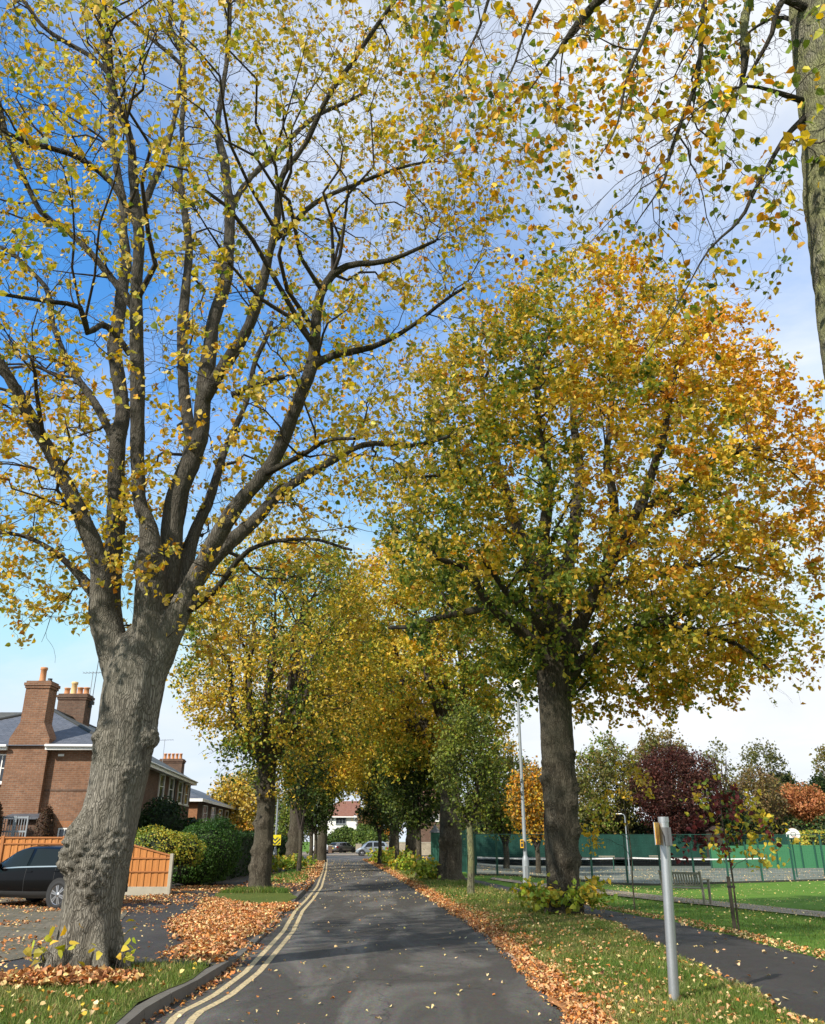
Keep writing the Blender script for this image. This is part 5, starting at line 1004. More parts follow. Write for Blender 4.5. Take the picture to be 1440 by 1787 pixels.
# ---------------------------------------------------------------- timber fence
n = NT('orange_fence_board'); v = n.coord('Object', (1, 1, .08)); c_ = n.mix(n.noise(v, 22, 5, .6), (.36,.13,.032), (.60,.26,.075)); wn = n.n('ShaderNodeTexWave', {'Vector': n.coord('Object'), 'Scale': 2.4, 'Distortion': .3}, bands_direction='X').outputs[0]
M['fence'] = n.done(n.bsdf(n.mix(n.math('MULTIPLY', wn, .3), c_, (.22,.085,.03)), .75, n.bump(n.noise(v, 30, 4), .3, .004)))
M['fence_dark'] = simple('fence_rail_timber', (.36,.14,.045), .8, 0, .25)
FY = 28.3; pb = P(297, 1567, FY); zf = .03
def fence_panel(label, x0, x1, zt0, zt1, gb=.3, post='concrete', end_post=True):
    root = thing('timber_fence', label, 'fence', ((x0+x1)/2, FY, zf)); mb = MB(); k = x0; i_ = 0
    while k < x1-.01:
        e = min(x1, k+.105); t0 = zt0+(zt1-zt0)*(k-x0)/(x1-x0); t1 = zt0+(zt1-zt0)*(e-x0)/(x1-x0); y0 = FY-.010-.012*(i_ % 2)
        mb.add([(k, y0, zf+gb), (e+.012, y0-.010, zf+gb), (e+.012, y0-.010, t1), (k, y0, t0), (k, y0+.012, zf+gb), (e+.012, y0+.006, zf+gb), (e+.012, y0+.006, t1), (k, y0+.012, t0)], [(0,1,2,3),(4,5,6,7),(0,4,7,3),(1,5,6,2),(3,2,6,7)]); k = e; i_ += 1
    mb.build('board', M['fence'], root, world=True)
    mb = MB(); mb.add([(x0, FY-.06, zt0), (x1, FY-.06, zt1), (x1, FY+.03, zt1), (x0, FY+.03, zt0), (x0, FY-.06, zt0+.045), (x1, FY-.06, zt1+.045), (x1, FY+.03, zt1+.045), (x0, FY+.03, zt0+.045)], [(0,1,2,3),(4,5,6,7),(0,1,5,4),(3,2,6,7),(0,3,7,4),(1,2,6,5)])
    for fr in (.45, .86) if abs(zt0-zt1) > .1 else (.4, .82):
        z_ = zf+gb+(min(zt0, zt1)-zf-gb)*fr*1.08; mb.box((x0, FY-.055, z_-.02), (x1, FY-.032, z_+.02))
    mb.build('rail', M['fence_dark'], root, world=True)
    if gb > .05: mb = MB(); mb.box((x0-.02, FY-.035, zf-.05), (x1+.02, FY+.02, zf+gb-.002), ch=.008); mb.build('gravel_board', M['concrete'], root, world=True)
    if end_post: mb = MB(); mb.box((x1+.0, FY-.06, zf-.1), (x1+.11, FY+.05, zt1+.07), ch=.012); mb.build('fence_post', M[post], root, world=True)
    return root
xe = pb[0]-.12; xt = P(233, 1480, FY)[0]; zA, zB = zpt(1477, FY), zpt(1494, FY)
fence_panel('orange timber fence panel sloping down to a concrete post beside the hedge', xt-.2, xe, zA+.06, zB)
ze = zpt(1463, FY); k = xt-.33; i = 0
labs = ['orange timber fence panel behind the leaning trunk', 'orange timber fence panel just left of the leaning trunk', 'orange timber fence panel above the black car roof', 'orange timber fence panel at the left edge behind the black car', 'orange timber fence panel out past the left edge', 'orange timber fence panel farthest left']
for i in range(5): fence_panel(labs[i], k-1.83, k-.0, ze, ze, .3, 'fence_dark'); k -= 1.95
# ---------------------------------------------------------------- lamp posts, sign posts
gL = G(920, 1561); 
def lamp(label, base, h, r=.075, box=True, arm=None):
    root = thing('street_lamp', label, 'street lamp', base); x, y, z = base
    mb = MB(); mb.lathe([(r*1.75, z-.1), (r*1.75, z+1.0), (r*1.6, z+1.08), (r*1.05, z+1.16), (r*1.0, z+1.2), (r*.72, z+h)], (x, y, 0), 18); mb.build('pole', M['metal_grey'], root, world=True)
    mb = MB(); mb.box((x-r*.8, y-r*1.78, z+.28), (x+r*.8, y-r*1.70, z+.86)); mb.build('access_door', M['metal_galv'], root, world=True)
    if arm is None:
        mb = MB(); mb.lathe([(.03, z+h), (.09, z+h+.04), (.13, z+h+.1), (.15, z+h+.35), (.10, z+h+.45), (.02, z+h+.5)], (x, y, 0), 14); mb.build('lantern', M['white'], root, world=True)
    return root
rt = lamp('tall pale grey lamp post with a small yellow notice, left of the big right trunk', (gL[0], gL[1], gL[2]-.02), 6.35, .062)
M['notice'] = simple('yellow_notice', (.75,.42,.03), .5, 0, .05); x, y, z = gL; zn = P(914, 1473, y)[2]
mb = MB(); mb.box((x-.16, y-.16, zn-.12), (x-.06, y-.14, zn+.14)); mb.box((x-.15, y-.14, zn-.1), (x-.05, y-.02, zn+.12)); mb.build('notice_plate', M['notice'], rt, world=True)
mb = MB(); mb.box((x-.145, y-.166, zn+.05), (x-.075, y-.1625, zn+.11)); mb.box((x-.145, y-.166, zn-.08), (x-.075, y-.1625, zn+.02)); mb.build('notice_text', M['metal_dark'], rt, world=True)
q = at(478, 52); lp = lamp('slim grey lamp post carrying the chevron board, between the left limes', (q[0], q[1], .07), 5.4, .06)
# chevron board hung on the post
zc0, zc1 = zpt(1475, 51.8), zpt(1457, 51.8); x0, x1 = P(470, 1465, 51.8)[0], P(490, 1465, 51.8)[0]
root = thing('chevron_sign', 'yellow and black chevron board fixed on the slim lamp post', 'sign', ((x0+x1)/2, 51.8, zc0)); mb = MB(); mb.box((x0, 51.84, zc0), (x1, 51.87, zc1)); mb.build('plate', simple('sign_yellow', (.75,.62,.02), .45, 0, .03), root, world=True)
def clip_poly(poly, a, b, c):  # keep a*x+b*y<=c
    out_ = []
    for i in range(len(poly)):
        p, q_ = poly[i], poly[(i+1) % len(poly)]; dp, dq = a*p[0]+b*p[1]-c, a*q_[0]+b*q_[1]-c
        if dp <= 0: out_.append(p)
        if dp*dq < 0: t = dp/(dp-dq); out_.append((p[0]+(q_[0]-p[0])*t, p[1]+(q_[1]-p[1])*t))
    return out_
mb = MB(); xm_ = (x0+x1)/2; m_ = .03
for s in (-1, 1):
    for k in range(-4, 5):
        z_ = zc0+k*.21
        poly = [(xm_, z_), (xm_, z_+.1), (xm_+s*.6, z_+.7), (xm_+s*.6, z_+.6)]
        for a, b_, c_ in ((1, 0, x1-m_), (-1, 0, -x0-m_), (0, 1, zc1-.14), (0, -1, -zc0-m_)): poly = clip_poly(poly, a, b_, c_) if len(poly) > 2 else poly
        if len(poly) > 2: mb.prism(poly, 51.834, 51.8395)
mb.build('chevron', M['metal_dark'], root, world=True)
# foreground post with edge-on yellow plate
b = G(1177, 1747); top = P(1158, 1433, b[1]); x, y, z = b[0], b[1], b[2]-.05
root = thing('sign_post', 'galvanised steel post with small yellow plate seen almost edge on, in the foreground verge', 'sign post', (x, y, z))
mb = MB(); d_ = (top[0]-x); r_ = .056
mb.tube([(x, y, z), (x+d_*.5, y, (z+top[2])/2), (x+d_, y, top[2])], r_, 24); mb.build('pole', M['metal_galv'], root, world=True)
mb = MB(); mb.tube([(x+d_, y, top[2]-.01), (x+d_, y, top[2]+.045)], r_*1.08, 20); mb.build('cap', M['metal_galv'], root, world=True)
z0, z1 = P(1160, 1476, y)[2], P(1160, 1444, y)[2]
mb = MB(); mb.tube([(x+d_+.006, y, z0), (x+d_+.006, y, z1)], r_*1.14, 20); mb.box((x+d_+.02, y-.085, z0+.0), (x+d_+.05, y-.03, z1)); mb.build('bracket', simple('grey_clamp', (.13,.135,.14), .5, .4), root, world=True)
# plate: thin board facing left and a little toward the viewer
M['plate'] = None; n = NT('worn_yellow_plate'); v = n.coord('Object'); M['plate'] = n.done(n.bsdf(n.mix(n.ramp(n.noise(v, 11, 6, .7), [(.45, 0.), (.6, .9)]), (.72,.46,.08), (.50,.16,.03)), .6))
zp0, zp1 = P(1150, 1474, y)[2], P(1150, 1436, y)[2]; px_ = x+d_-.075
ang = R(62); c_, s_ = math.cos(ang), math.sin(ang)
def pl(u, t): return (px_-.0+u*c_*-1+t*s_, y-.02-u*s_+t*-c_)
def board(u0, u1, t0, t1, za, zb, mb): 
    q4 = [pl(u0, t0), pl(u1, t0), pl(u1, t1), pl(u0, t1)]; mb.add([(a, b_, za) for a, b_ in q4]+[(a, b_, zb) for a, b_ in q4], [(0,1,2,3),(4,5,6,7),(0,1,5,4),(1,2,6,5),(2,3,7,6),(3,0,4,7)])
mb = MB(); board(-.02, .20, .0045, .012, zp0, zp1, mb); o = mb.build('plate', M['plate'], root, world=True)
mb = MB(); board(-.024, .204, -.004, .004, zp0-.004, zp1+.004, mb); mb.build('plate_back', M['metal_galv'], root, world=True)
# ---------------------------------------------------------------- bench
M['teak'] = simple('weathered_teak', (.27,.25,.19), .85, 0, .3, 6, .2, .5)
c0 = G(1194, 1574); bx, by, bz = float(c0[0]), float(c0[1]), float(base_h(c0[0], c0[1]))+.05
root = thing('park_bench', 'weathered slatted timber bench beside the gravel path, back to the road', 'bench', (bx, by, bz), R(168-180+0)); L = 1.3
mb = MB()
for k in range(5): mb.box((-L/2, -.02+k*.095, .40), (L/2, .06+k*.095, .425))
mb.build('seat', M['teak'], root)
mb = MB(); mb.box((-L/2, -.13, .80), (L/2, -.09, .87)); mb.box((-L/2, -.06, .47), (L/2, -.02, .52)); k = -L/2+.09
while k < L/2-.07: mb.add([(k-.022, -.055, .50), (k+.022, -.055, .50), (k+.022, -.125, .82), (k-.022, -.125, .82), (k-.022, -.035, .50), (k+.022, -.035, .50), (k+.022, -.105, .82), (k-.022, -.105, .82)], [(0,1,2,3),(4,5,6,7),(0,1,5,4),(1,2,6,5),(2,3,7,6),(3,0,4,7)]); k += .085
mb.build('backrest', M['teak'], root)
for s in (-1, 1):
    x_ = s*L/2; mb = MB(); mb.box((x_-.03, .42, -.05), (x_+.03, .48, .64)); mb.build('leg', M['teak'], root)
    mb = MB(); mb.add([(x_-.03,-.02,-.05),(x_+.03,-.02,-.05),(x_+.03,.04,-.05),(x_-.03,.04,-.05),(x_-.03,-.05,.45),(x_+.03,-.05,.45),(x_+.03,.01,.45),(x_-.03,.01,.45),(x_-.03,-.15,.90),(x_+.03,-.15,.90),(x_+.03,-.09,.90),(x_-.03,-.09,.90)], [(0,1,5,4),(1,2,6,5),(2,3,7,6),(3,0,4,7),(4,5,9,8),(5,6,10,9),(6,7,11,10),(7,4,8,11),(8,9,10,11),(0,1,2,3)]); mb.build('leg', M['teak'], root)
    mb = MB(); mb.box((x_-.04, -.10, .64), (x_+.04, .52, .68), ch=.008); mb.build('armrest', M['teak'], root)
root.rotation_euler = (0, 0, R(-42))
# ---------------------------------------------------------------- tennis court fence, net, hoop
n = NT('green_windbreak'); v = n.coord('Object'); M['screen'] = n.done(n.bsdf(n.mix(n.ramp(n.noise(v, .8, 6, .65), [(.35, 0.), (.7, 1.)]), (.006,.036,.026), (.011,.062,.046)), .85))
M['panel'] = simple('light_green_board', (.04,.17,.075), .8, 0, .15, 1.2)
zT = [P(830, 1455, fenceA[1])[2], P(1440, 1456, fenceB[1])[2]]
root = thing('court_fence', 'dark green mesh fence with thin posts along the near side of the court', 'fence', (fenceA[0], fenceA[1], 0)); Lf = float(np.linalg.norm(fenceC-fenceA)); Lb = float(np.linalg.norm(fenceB-fenceA))
def fz(s): q = fenceA+fdir*s; return q[0], q[1], float(base_h(q[0], q[1]))+.05, zT[0]+(zT[1]-zT[0])*s/Lb
k = 0
pxs = [830, 868, 958, 1033, 1094, 1153, 1211, 1270, 1329, 1385, 1440, 1500, 1560]
def s_of(px): # distance along the fence line whose projection has this px
    r_ = np.array(ray(px, 1520)[:2]); A_ = np.array([[r_[0], -fdir[0]], [r_[1], -fdir[1]]]); return float(np.linalg.solve(A_, fenceA)[1])
for px in pxs:
    s_ = s_of(px); x, y, z, zt = fz(s_); mb = MB(); mb.box((x-.05, y-.05, z-.1), (x+.05, y+.05, zt)); mb.build('fence_post', M['green_metal'], root, world=True)
mb = MB(); ss = np.linspace(0, s_of(1560), 12)
for u in np.linspace(0, 1, 20):
    pts = []
    for s_ in ss: x, y, z, zt = fz(s_); pts.append((x, y-.04, z+.05+(zt-z-.08)*u))
    mb.tube(pts, .0035 if 0 < u < 1 else .02, 3 if 0 < u < 1 else 5, cap=False)
for s_ in np.arange(0, s_of(1560), .22): x, y, z, zt = fz(s_); mb.tube([(x, y-.045, z+.04), (x, y-.045, zt-.02)], .003, 3, cap=False)
mb.build('wire_mesh', M['green_metal'], root, world=True)
mb = MB(); pts = [fz(s_) for s_ in ss]
for a, b_ in zip(pts[:-1], pts[1:]): mb.add([(a[0],a[1]-.06,a[2]-.1),(b_[0],b_[1]-.06,b_[2]-.1),(b_[0],b_[1]+.06,b_[2]-.1),(a[0],a[1]+.06,a[2]-.1),(a[0],a[1]-.06,a[2]+.09),(b_[0],b_[1]-.06,b_[2]+.09),(b_[0],b_[1]+.06,b_[2]+.09),(a[0],a[1]+.06,a[2]+.09)], [(4,5,6,7),(0,1,5,4),(3,2,6,7)])
mb.build('base_board', simple('base_board', (.055,.05,.04), .9), root, world=True)
YS = 99.0; root = thing('windbreak_fence', 'tall dark green windbreak sheet along the far side of the court', 'fence', (hx(800, YS), YS, -.6)); zt, zb = zpt(1456.5, YS), zpt(1500, YS)
x0, x1 = hx(770, YS), hx(1480, YS); mb = MB(); nn = 60; vs = []; fs = []
for i in range(nn+1):
    x_ = x0+(x1-x0)*i/nn
    for z_ in (zb-.3, (zb+zt)/2, zt): vs.append((x_, YS-.05-.12*abs(math.sin(i*math.pi/3))+.05*math.sin(z_*3+i), z_))
fs = [(i*3+j, i*3+3+j, i*3+4+j, i*3+1+j) for i in range(nn) for j in (0, 1)]; mb.add(vs, fs, 0, True); mb.build('screen', M['screen'], root, world=True, fixn=False)
for i in range(0, nn+1, 3): x_ = x0+(x1-x0)*i/nn; mb = MB(); mb.box((x_-.04, YS+.1, -1), (x_+.04, YS+.18, zt+.1)); mb.build('fence_post', M['green_metal'], root, world=True)
# left end fence of the court, running away from the camera
root = thing('court_fence', 'green fence side along the left end of the court, running away', 'fence', (fenceA[0], fenceA[1], 0)); A0 = np.array([fenceA[0]-.05, fenceA[1]]); A1 = np.array([hx(790, 96), 96.0])
for i in range(15): q = A0+(A1-A0)*i/14; mb = MB(); mb.box((q[0]-.04, q[1]-.04, -.1), (q[0]+.04, q[1]+.04, 2.3)); mb.build('fence_post', M['green_metal'], root, world=True)
mb = MB()
for u in np.linspace(.1, 2.25, 16): mb.tube([(A0[0], A0[1], u), (A1[0], A1[1], u)], .005, 3, cap=False)
mb.build('wire_mesh', M['green_metal'], root, world=True)
# nets
def net(label, px0, px1, Y, py0, py1):
    x0, x1 = P(px0, 1497, Y)[0], P(px1, 1497, Y)[0]; z0, z1 = P(px0, py0, Y)[2], P(px1, py1, Y)[2]; root = thing('tennis_net', label, 'net', ((x0+x1)/2, Y, -.6)); N = 10
    pts = [(x0+(x1-x0)*i/N, Y, z0+(z1-z0)*i/N-.10*math.sin(math.pi*i/N)) for i in range(N+1)]
    mb = MB()
    for a, b_ in zip(pts[:-1], pts[1:]): mb.add([(a[0],Y-.02,a[2]-.1),(b_[0],Y-.02,b_[2]-.1),(b_[0],Y-.02,b_[2]),(a[0],Y-.02,a[2]),(a[0],Y+.02,a[2]-.1),(b_[0],Y+.02,b_[2]-.1),(b_[0],Y+.02,b_[2]),(a[0],Y+.02,a[2])], [(0,1,2,3),(4,5,6,7),(3,2,6,7),(0,1,5,4)])
    mb.build('tape', M['white'], root, world=True)
    mb = MB(); g0 = [float(base_h(p[0], Y))+.1 for p in pts]
    for u in np.linspace(0, 1, 12): mb.tube([(p[0], Y, g+(p[2]-.1-g)*u) for p, g in zip(pts, g0)], .006, 3, cap=False)
    for x_ in np.arange(x0, x1, .14): t = (x_-x0)/(x1-x0); zt_ = z0+(z1-z0)*t-.1*math.sin(math.pi*t)-.1; mb.tube([(x_, Y, g0[0] if t < .5 else g0[-1]), (x_, Y, zt_)], .005, 3, cap=False)
    mb.build('netting', M['metal_dark'], root, world=True)
    for x_, z_ in ((x0, z0), (x1, z1)): mb = MB(); mb.tube([(x_, Y, -.8), (x_, Y, z_+.03)], .04, 8); mb.build('net_post', M['green_metal'], root, world=True)
net('tennis net with white tape on the left court, partly behind the big trunk', 832, 1070, 74, 1495, 1497)
net('tennis net with white tape on the right court, behind the purple beech sapling', 1103, 1336, 75, 1496, 1497)
# boards at right
root = thing('practice_board', 'light green practice boards behind the right end of the court', 'board', (hx(1340, 82), 82, -.7)); hx_ = lambda px: float(P(px, 1500, 82)[0])
for i, (a, b_, t) in enumerate([(1240, 1302, 1476), (1302.5, 1356, 1474), (1356.5, 1400, 1474), (1400.5, 1470, 1475)]):
    mb = MB(); mb.box((hx_(a), 82, -.75), (hx_(b_), 82.06, zpt(t, 82))); mb.build('board', M['panel'], root, world=True)
mb = MB(); z_ = zpt(1475, 81.9)
for a in (1240, 1302, 1356, 1400, 1424, 1450): mb.box((hx_(a)-.04, 81.9, -.75), (hx_(a)+.04, 81.99, z_+.3))
mb.build('upright', M['green_metal'], root, world=True)
YH = 61.0; hxx = float(P(1384, 1455, YH)[0]); root = thing('basketball_hoop', 'white fan shaped basketball backboard on a green pole above the court fence', 'basketball hoop', (hxx, YH, -.7)); zc_ = P(1384, 1457, YH)[2]
mb = MB(); prof = [(-.46, -.12), (-.40, -.2), (.40, -.2), (.46, -.12)]+[(.48*math.cos(a), .0+.42*math.sin(a)) for a in np.linspace(0.05, math.pi-.05, 12)]; mb.prism([(hxx+a, zc_+b_) for a, b_ in prof], YH-.02, YH+.02); mb.build('backboard', M['white'], root, world=True)
mb = MB()
for a, b_, c_, d_ in ((-.17, -.08, .17, -.045), (-.17, .12, .17, .155), (-.17, -.045, -.135, .12), (.135, -.045, .17, .12)): mb.box((hxx+a, YH-.03, zc_+b_), (hxx+c_, YH-.022, zc_+d_))
mb.build('target_square', M['metal_dark'], root, world=True)
mb = MB(); mb.tube([(hxx-.06, YH+.25, -.8), (hxx-.06, YH+.25, zc_-.05), (hxx-.06, YH+.03, zc_)], .045, 8); mb.build('pole', M['green_metal'], root, world=True)
mb = MB(); mb.tube([(hxx+.2*math.cos(a), YH-.25+.2*math.sin(a), zc_-.13) for a in np.linspace(0, 6.283, 15)], .012, 5, cap=False); mb.build('rim', simple('rim_orange', (.5,.12,.02), .5), root, world=True)
# court floodlight
YL = 64.0; x = float(P(1092, 1530, YL)[0]); zt = P(1092, 1422, YL)[2]; xt_ = P(1090, 1420, YL)[0]; root = thing('court_lamp', 'slim lamp column with one flat white head inside the court', 'lamp', (x, YL, -.4)); x_=float(xt_)
mb = MB(); mb.tube([(x_, YL, -.5), (x_, YL, zt-.1), (x_-.08, YL, zt+.02), (x_-.25, YL, zt+.06)], [.05, .04, .035, .03], 8); mb.build('pole', M['metal_grey'], root, world=True)
mb = MB(); mb.box((x_-.62, YL-.08, zt+.03), (x_-.2, YL+.08, zt+.10), ch=.02); mb.build('lamp_head', M['white'], root, world=True)
def cbench(px, Y, lab):
    x = float(P(px, 1500, Y)[0]); z = float(base_h(x, Y))+.08; root = thing('court_bench', lab, 'bench', (x, Y, z), 0, 'benches inside the courts'); mb = MB(); mb.box((-.8, -.2, .42), (.8, .2, .47)); mb.build('seat', M['teak'], root)
    mb = MB(); mb.box((-.8, .2, .6), (.8, .24, .72)); mb.box((-.8, .2, .8), (.8, .24, .9)); mb.build('backrest', M['teak'], root)
    for s in (-1, 1): mb = MB(); mb.box((s*.7-.03, -.2, -.05), (s*.7+.03, .2, .42)); mb.box((s*.7-.03, .24, -.05), (s*.7+.03, .28, .9)); mb.build('leg', M['metal_dark'], root)
cbench(1060, 90, 'pale bench by the far windbreak right of the big trunk'); cbench(1148, 92, 'pale bench by the far windbreak behind the steel post')
# ---------------------------------------------------------------- green turret and screens
YT = 55.0; x0, x1 = float(P(752, 1470, YT)[0]), float(P(767, 1470, YT)[0]); zt, zs_ = P(760, 1437, YT)[2], P(760, 1453, YT)[2]; xc = (x0+x1)/2
root = thing('court_kiosk', 'narrow dark green kiosk with pointed grey roof left of the burred trunk', 'kiosk', (xc, YT, 0)); hw = (x1-x0)/2
mb = MB(); mb.box((xc-hw, YT-hw, -.1), (xc+hw, YT+hw, zs_)); 
for a in (-.9, -.3, .3, .9): mb.box((xc+a*hw-.03, YT-hw-.03, -.05), (xc+a*hw+.03, YT-hw-.002, zs_-.05))
mb.build('body', M['green_metal'], root, world=True)
mb = MB(); e = hw*1.35; mb.add([(xc-e, YT-e, zs_), (xc+e, YT-e, zs_), (xc+e, YT+e, zs_), (xc-e, YT+e, zs_), (xc-e*.35, YT-e*.35, zs_+.3), (xc+e*.35, YT-e*.35, zs_+.3), (xc+e*.35, YT+e*.35, zs_+.3), (xc-e*.35, YT+e*.35, zs_+.3), (xc, YT, zt)], [(0,1,2,3),(0,1,5,4),(1,2,6,5),(2,3,7,6),(3,0,4,7),(4,5,8),(5,6,8),(6,7,8),(7,4,8)]); mb.build('roof', simple('lead_grey', (.07,.08,.085), .6), root, world=True)
root = thing('court_gate', 'small dark green gate between the burred trunk and slim street tree', 'gate', (float(P(812, 1500, 46)[0]), 48.5, 0)); xg0, xg1 = float(P(803, 1500, 48.5)[0]), float(P(826, 1500, 48.5)[0]); mb = MB()
for x_ in (xg0, (xg0+xg1)/2, xg1): mb.box((x_-.03, 48.47, -.05), (x_+.03, 48.53, 2.15))
for z_ in (.1, 1.0, 2.1): mb.box((xg0, 48.48, z_), (xg1, 48.52, z_+.05))
mb.build('frame', M['green_metal'], root, world=True); mb = MB(); mb.box((xg0+.05, 48.5, .12), (xg1-.05, 48.505, .95)); mb.build('panel', M['screen'], root, world=True)
# ---------------------------------------------------------------- cars, built along +x (front), wheels on z = 0
def paint(name, col, metal=.0, rough=.25):
    n = NT(name); return n.done(n.bsdf(col, rough, None, metal, .12 if max(col) < .05 else .4, **{'Coat Weight': .15, 'Coat Roughness': .05}))
M['car_glass'] = NT('car_glass'); n = M['car_glass']; M['car_glass'] = n.done(n.bsdf((.012,.014,.016), .06, None, 0, .2))
M['trim'] = simple('black_trim', (.02,.02,.021), .6); M['chrome'] = simple('chrome_strip', (.42,.42,.43), .3, 1, .02)
M['tail'] = simple('tail_light_red', (.35,.01,.01), .15); M['head'] = simple('headlamp_lens', (.6,.62,.65), .08, .3); M['np'] = simple('yellow_plate', (.65,.48,.05), .5); M['npw'] = simple('white_plate', (.7,.7,.7), .5)
def car(label, loc, rz, mat, L=4.4, W=1.8, Ht=1.55, wb=2.62, wr=.335, kind='suv', spokes=5, roofrail=False):
    root = thing('parked_car', label, 'car', loc, rz, 'parked cars'); h = Ht; xf, xr_ = L/2, -L/2; ax = (wb/2+.05, -wb/2+.02)
    # keys: x, zbot, zbelt, zroof, half width, half roof width
    K = [(xr_, .42, .80, .82, .70, .55), (xr_+.06, .32, .93, 1.02, .80, .60), (xr_+.20, .27, .98, h-.28, .86, .60), (xr_+.45, .25, .985, h-.10, .885, .60), (xr_+.9, .24, .975, h-.03, .90, .615), (-.3, .22, .95, h, .90, .62), (.3, .22, .93, h-.015, .90, .61), (.62, .22, .915, h-.08, .90, .60), (1.05, .22, .90, h-.33, .895, .62), (1.36, .22, .89, .96, .885, .70), (xf-.45, .24, .86, .88, .86, .72), (xf-.15, .27, .74, .76, .78, .66), (xf, .36, .60, .62, .62, .52)]
    if kind == 'estate': K[2] = (xr_+.20, .27, .96, h-.22, .86, .62); K[3] = (xr_+.45, .25, .95, h-.07, .885, .62)
    K = np.array(K); K[:, 4:] *= W/1.8
    def prof(x): return [np.interp(x, K[:, 0], K[:, j]) for j in range(1, 6)]
    def ring(x):
        zb, zl, zr_, w, wr_ = prof(x); zr_ = max(zr_, zl+.015)
        return np.array([(w*.86, zb), (w*.97, zb+.10), (w, zb+(zl-zb)*.52), (w*.985, zb+(zl-zb)*.80), (w*.955, zl), (wr_+(w*.955-wr_)*.18, zl+(zr_-zl)*.86), (wr_*.82, zr_-.012*min(1, (zr_-zl)*4)), (wr_*.4, zr_+.012), (0, zr_+.018)])
    xs_ = np.unique(np.concatenate([K[:, 0], np.linspace(xr_, xf, 44)])); vs = []; nr_ = 9
    for x in xs_:
        rg = ring(x); full = [(x, y, z) for y, z in rg]+[(x, -y, z) for y, z in rg[-2::-1]]; vs += full
    m = 17; fs = [(i*m+k, i*m+k+1, (i+1)*m+k+1, (i+1)*m+k) for i in range(len(xs_)-1) for k in range(m-1)]+[(i*m+m-1, i*m, (i+1)*m, (i+1)*m+m-1) for i in range(len(xs_)-1)]
    mb = MB(); mb.add(vs, fs, 0, True); mb.add(vs[:m], [tuple(range(m))]); mb.add(vs[-m:], [tuple(range(m))]); mb.build('body', mat, root)
    def surf(x, v, off=.006):
        rg = ring(x); i = min(7, int(v)); p = rg[i]*(1-(v-i))+rg[i+1]*(v-i); d = rg[i+1]-rg[i]; nn_ = np.array([d[1], -d[0]]); nn_ = nn_/max(1e-6, np.linalg.norm(nn_)); p = p+nn_*off; return p
    def patch(nm, b0, b1, t0, t1, v0, v1, mt, side, off=.007, nx=10, nv=4, parent=None):
        mb = MB(); vs = []
        for j in range(nv+1):
            v = v0+(v1-v0)*j/nv; a = b0+(t0-b0)*j/nv; b = b1+(t1-b1)*j/nv
            for i in range(nx+1): x = a+(b-a)*i/nx; p = surf(x, v, off); vs.append((x, p[0]*side, p[1]))
        w_ = nx+1; mb.add(vs, [(j*w_+i, j*w_+i+1, (j+1)*w_+i+1, (j+1)*w_+i) for j in range(nv) for i in range(nx)], 0, True); return mb.build(nm, mt, parent or root, fixn=False)
    for s in (1, -1):
        patch('side_window', .02, 1.12, .02, .60, 4.12, 5.0, M['car_glass'], s); patch('side_window', -1.02, -.10, -.94, -.10, 4.12, 5.0, M['car_glass'], s); patch('quarter_window', -1.52+.0*L, -1.09, -1.40, -1.01, 4.2, 4.95, M['car_glass'], s)
        patch('window_trim', -1.56, 1.16, -1.55, 1.14, 4.03, 4.10, M['chrome'], s, .012, 20, 1); patch('sill', ax[1]+wr+.08, ax[0]-wr-.08, ax[1]+wr+.08, ax[0]-wr-.08, .05, 1.25, M['trim'], s, .006)
        for hx_ in (-.05, -1.0): patch('door_handle', hx_-.2, hx_-.0, hx_-.2, hx_, 3.35, 3.55, mat, s, .022, 3, 2)
        for dx in (-.03, 1.0, -1.06): patch('door_seam', dx, dx+.012, dx, dx+.012, .9, 4.0, M['trim'], s, .003, 1, 8)
        mb = MB(); mb.box((.88, s*.93-.09, .93), (1.02, s*.93+.09, 1.06), ch=.03); mb.build('wing_mirror', mat, root)
        patch('tail_light', xr_+.03, xr_+.42, xr_+.08, xr_+.30, 2.6, 3.9, M['tail'], s, .008, 6, 3); patch('headlight', xf-.52, xf-.10, xf-.62, xf-.22, 3.0, 3.95, M['head'], s, .008, 6, 3)
        for k, wx_ in enumerate(ax):
            yw = s*(W/2-.10)
            mb = MB(); mb.lathe([(wr+.065, 0), (wr+.065, .02)], (wx_, s*(W/2-.018), wr+.0), 30, axis='y'); mb.add([(wx_+(wr+.065)*math.cos(a), s*(W/2-.018)+(.02 if s > 0 else .0), wr+(wr+.065)*math.sin(a)) for a in np.linspace(0, 6.283, 31)[:-1]], [tuple(range(30))]); mb.add([(wx_+(wr+.065)*math.cos(a), s*(W/2-.0)-(.018 if s < 0 else 0), wr+(wr+.065)*math.sin(a)) for a in np.linspace(0, 6.283, 31)[:-1]], [tuple(range(30))]); mb.build('wheel_arch', M['trim'], root)
            wh = thing('wheel', '', '', (0, 0, 0)); bpy.data.objects.remove(wh)
            y0 = s*(W/2-.19); y1 = s*(W/2+.012)
            mb = MB(); mb.lathe([(wr*.62, y0), (wr*.93, y0), (wr, y0+s*.03), (wr, y1-s*.03), (wr*.94, y1), (wr*.70, y1), (wr*.68, y1-s*.02), (wr*.66, y0)], (wx_, 0, wr), 32, axis='y'); tyre = mb.build('wheel', M['rubber'], root)
            mb = MB(); mb.lathe([(wr*.70, y1+s*.002), (wr*.66, y1-s*.012), (wr*.63, y1-s*.05)], (wx_, 0, wr), 32, axis='y'); mb.lathe([(.0, y1+s*.004), (wr*.17, y1+s*.002), (wr*.19, y1-s*.03)], (wx_, 0, wr), 16, axis='y')
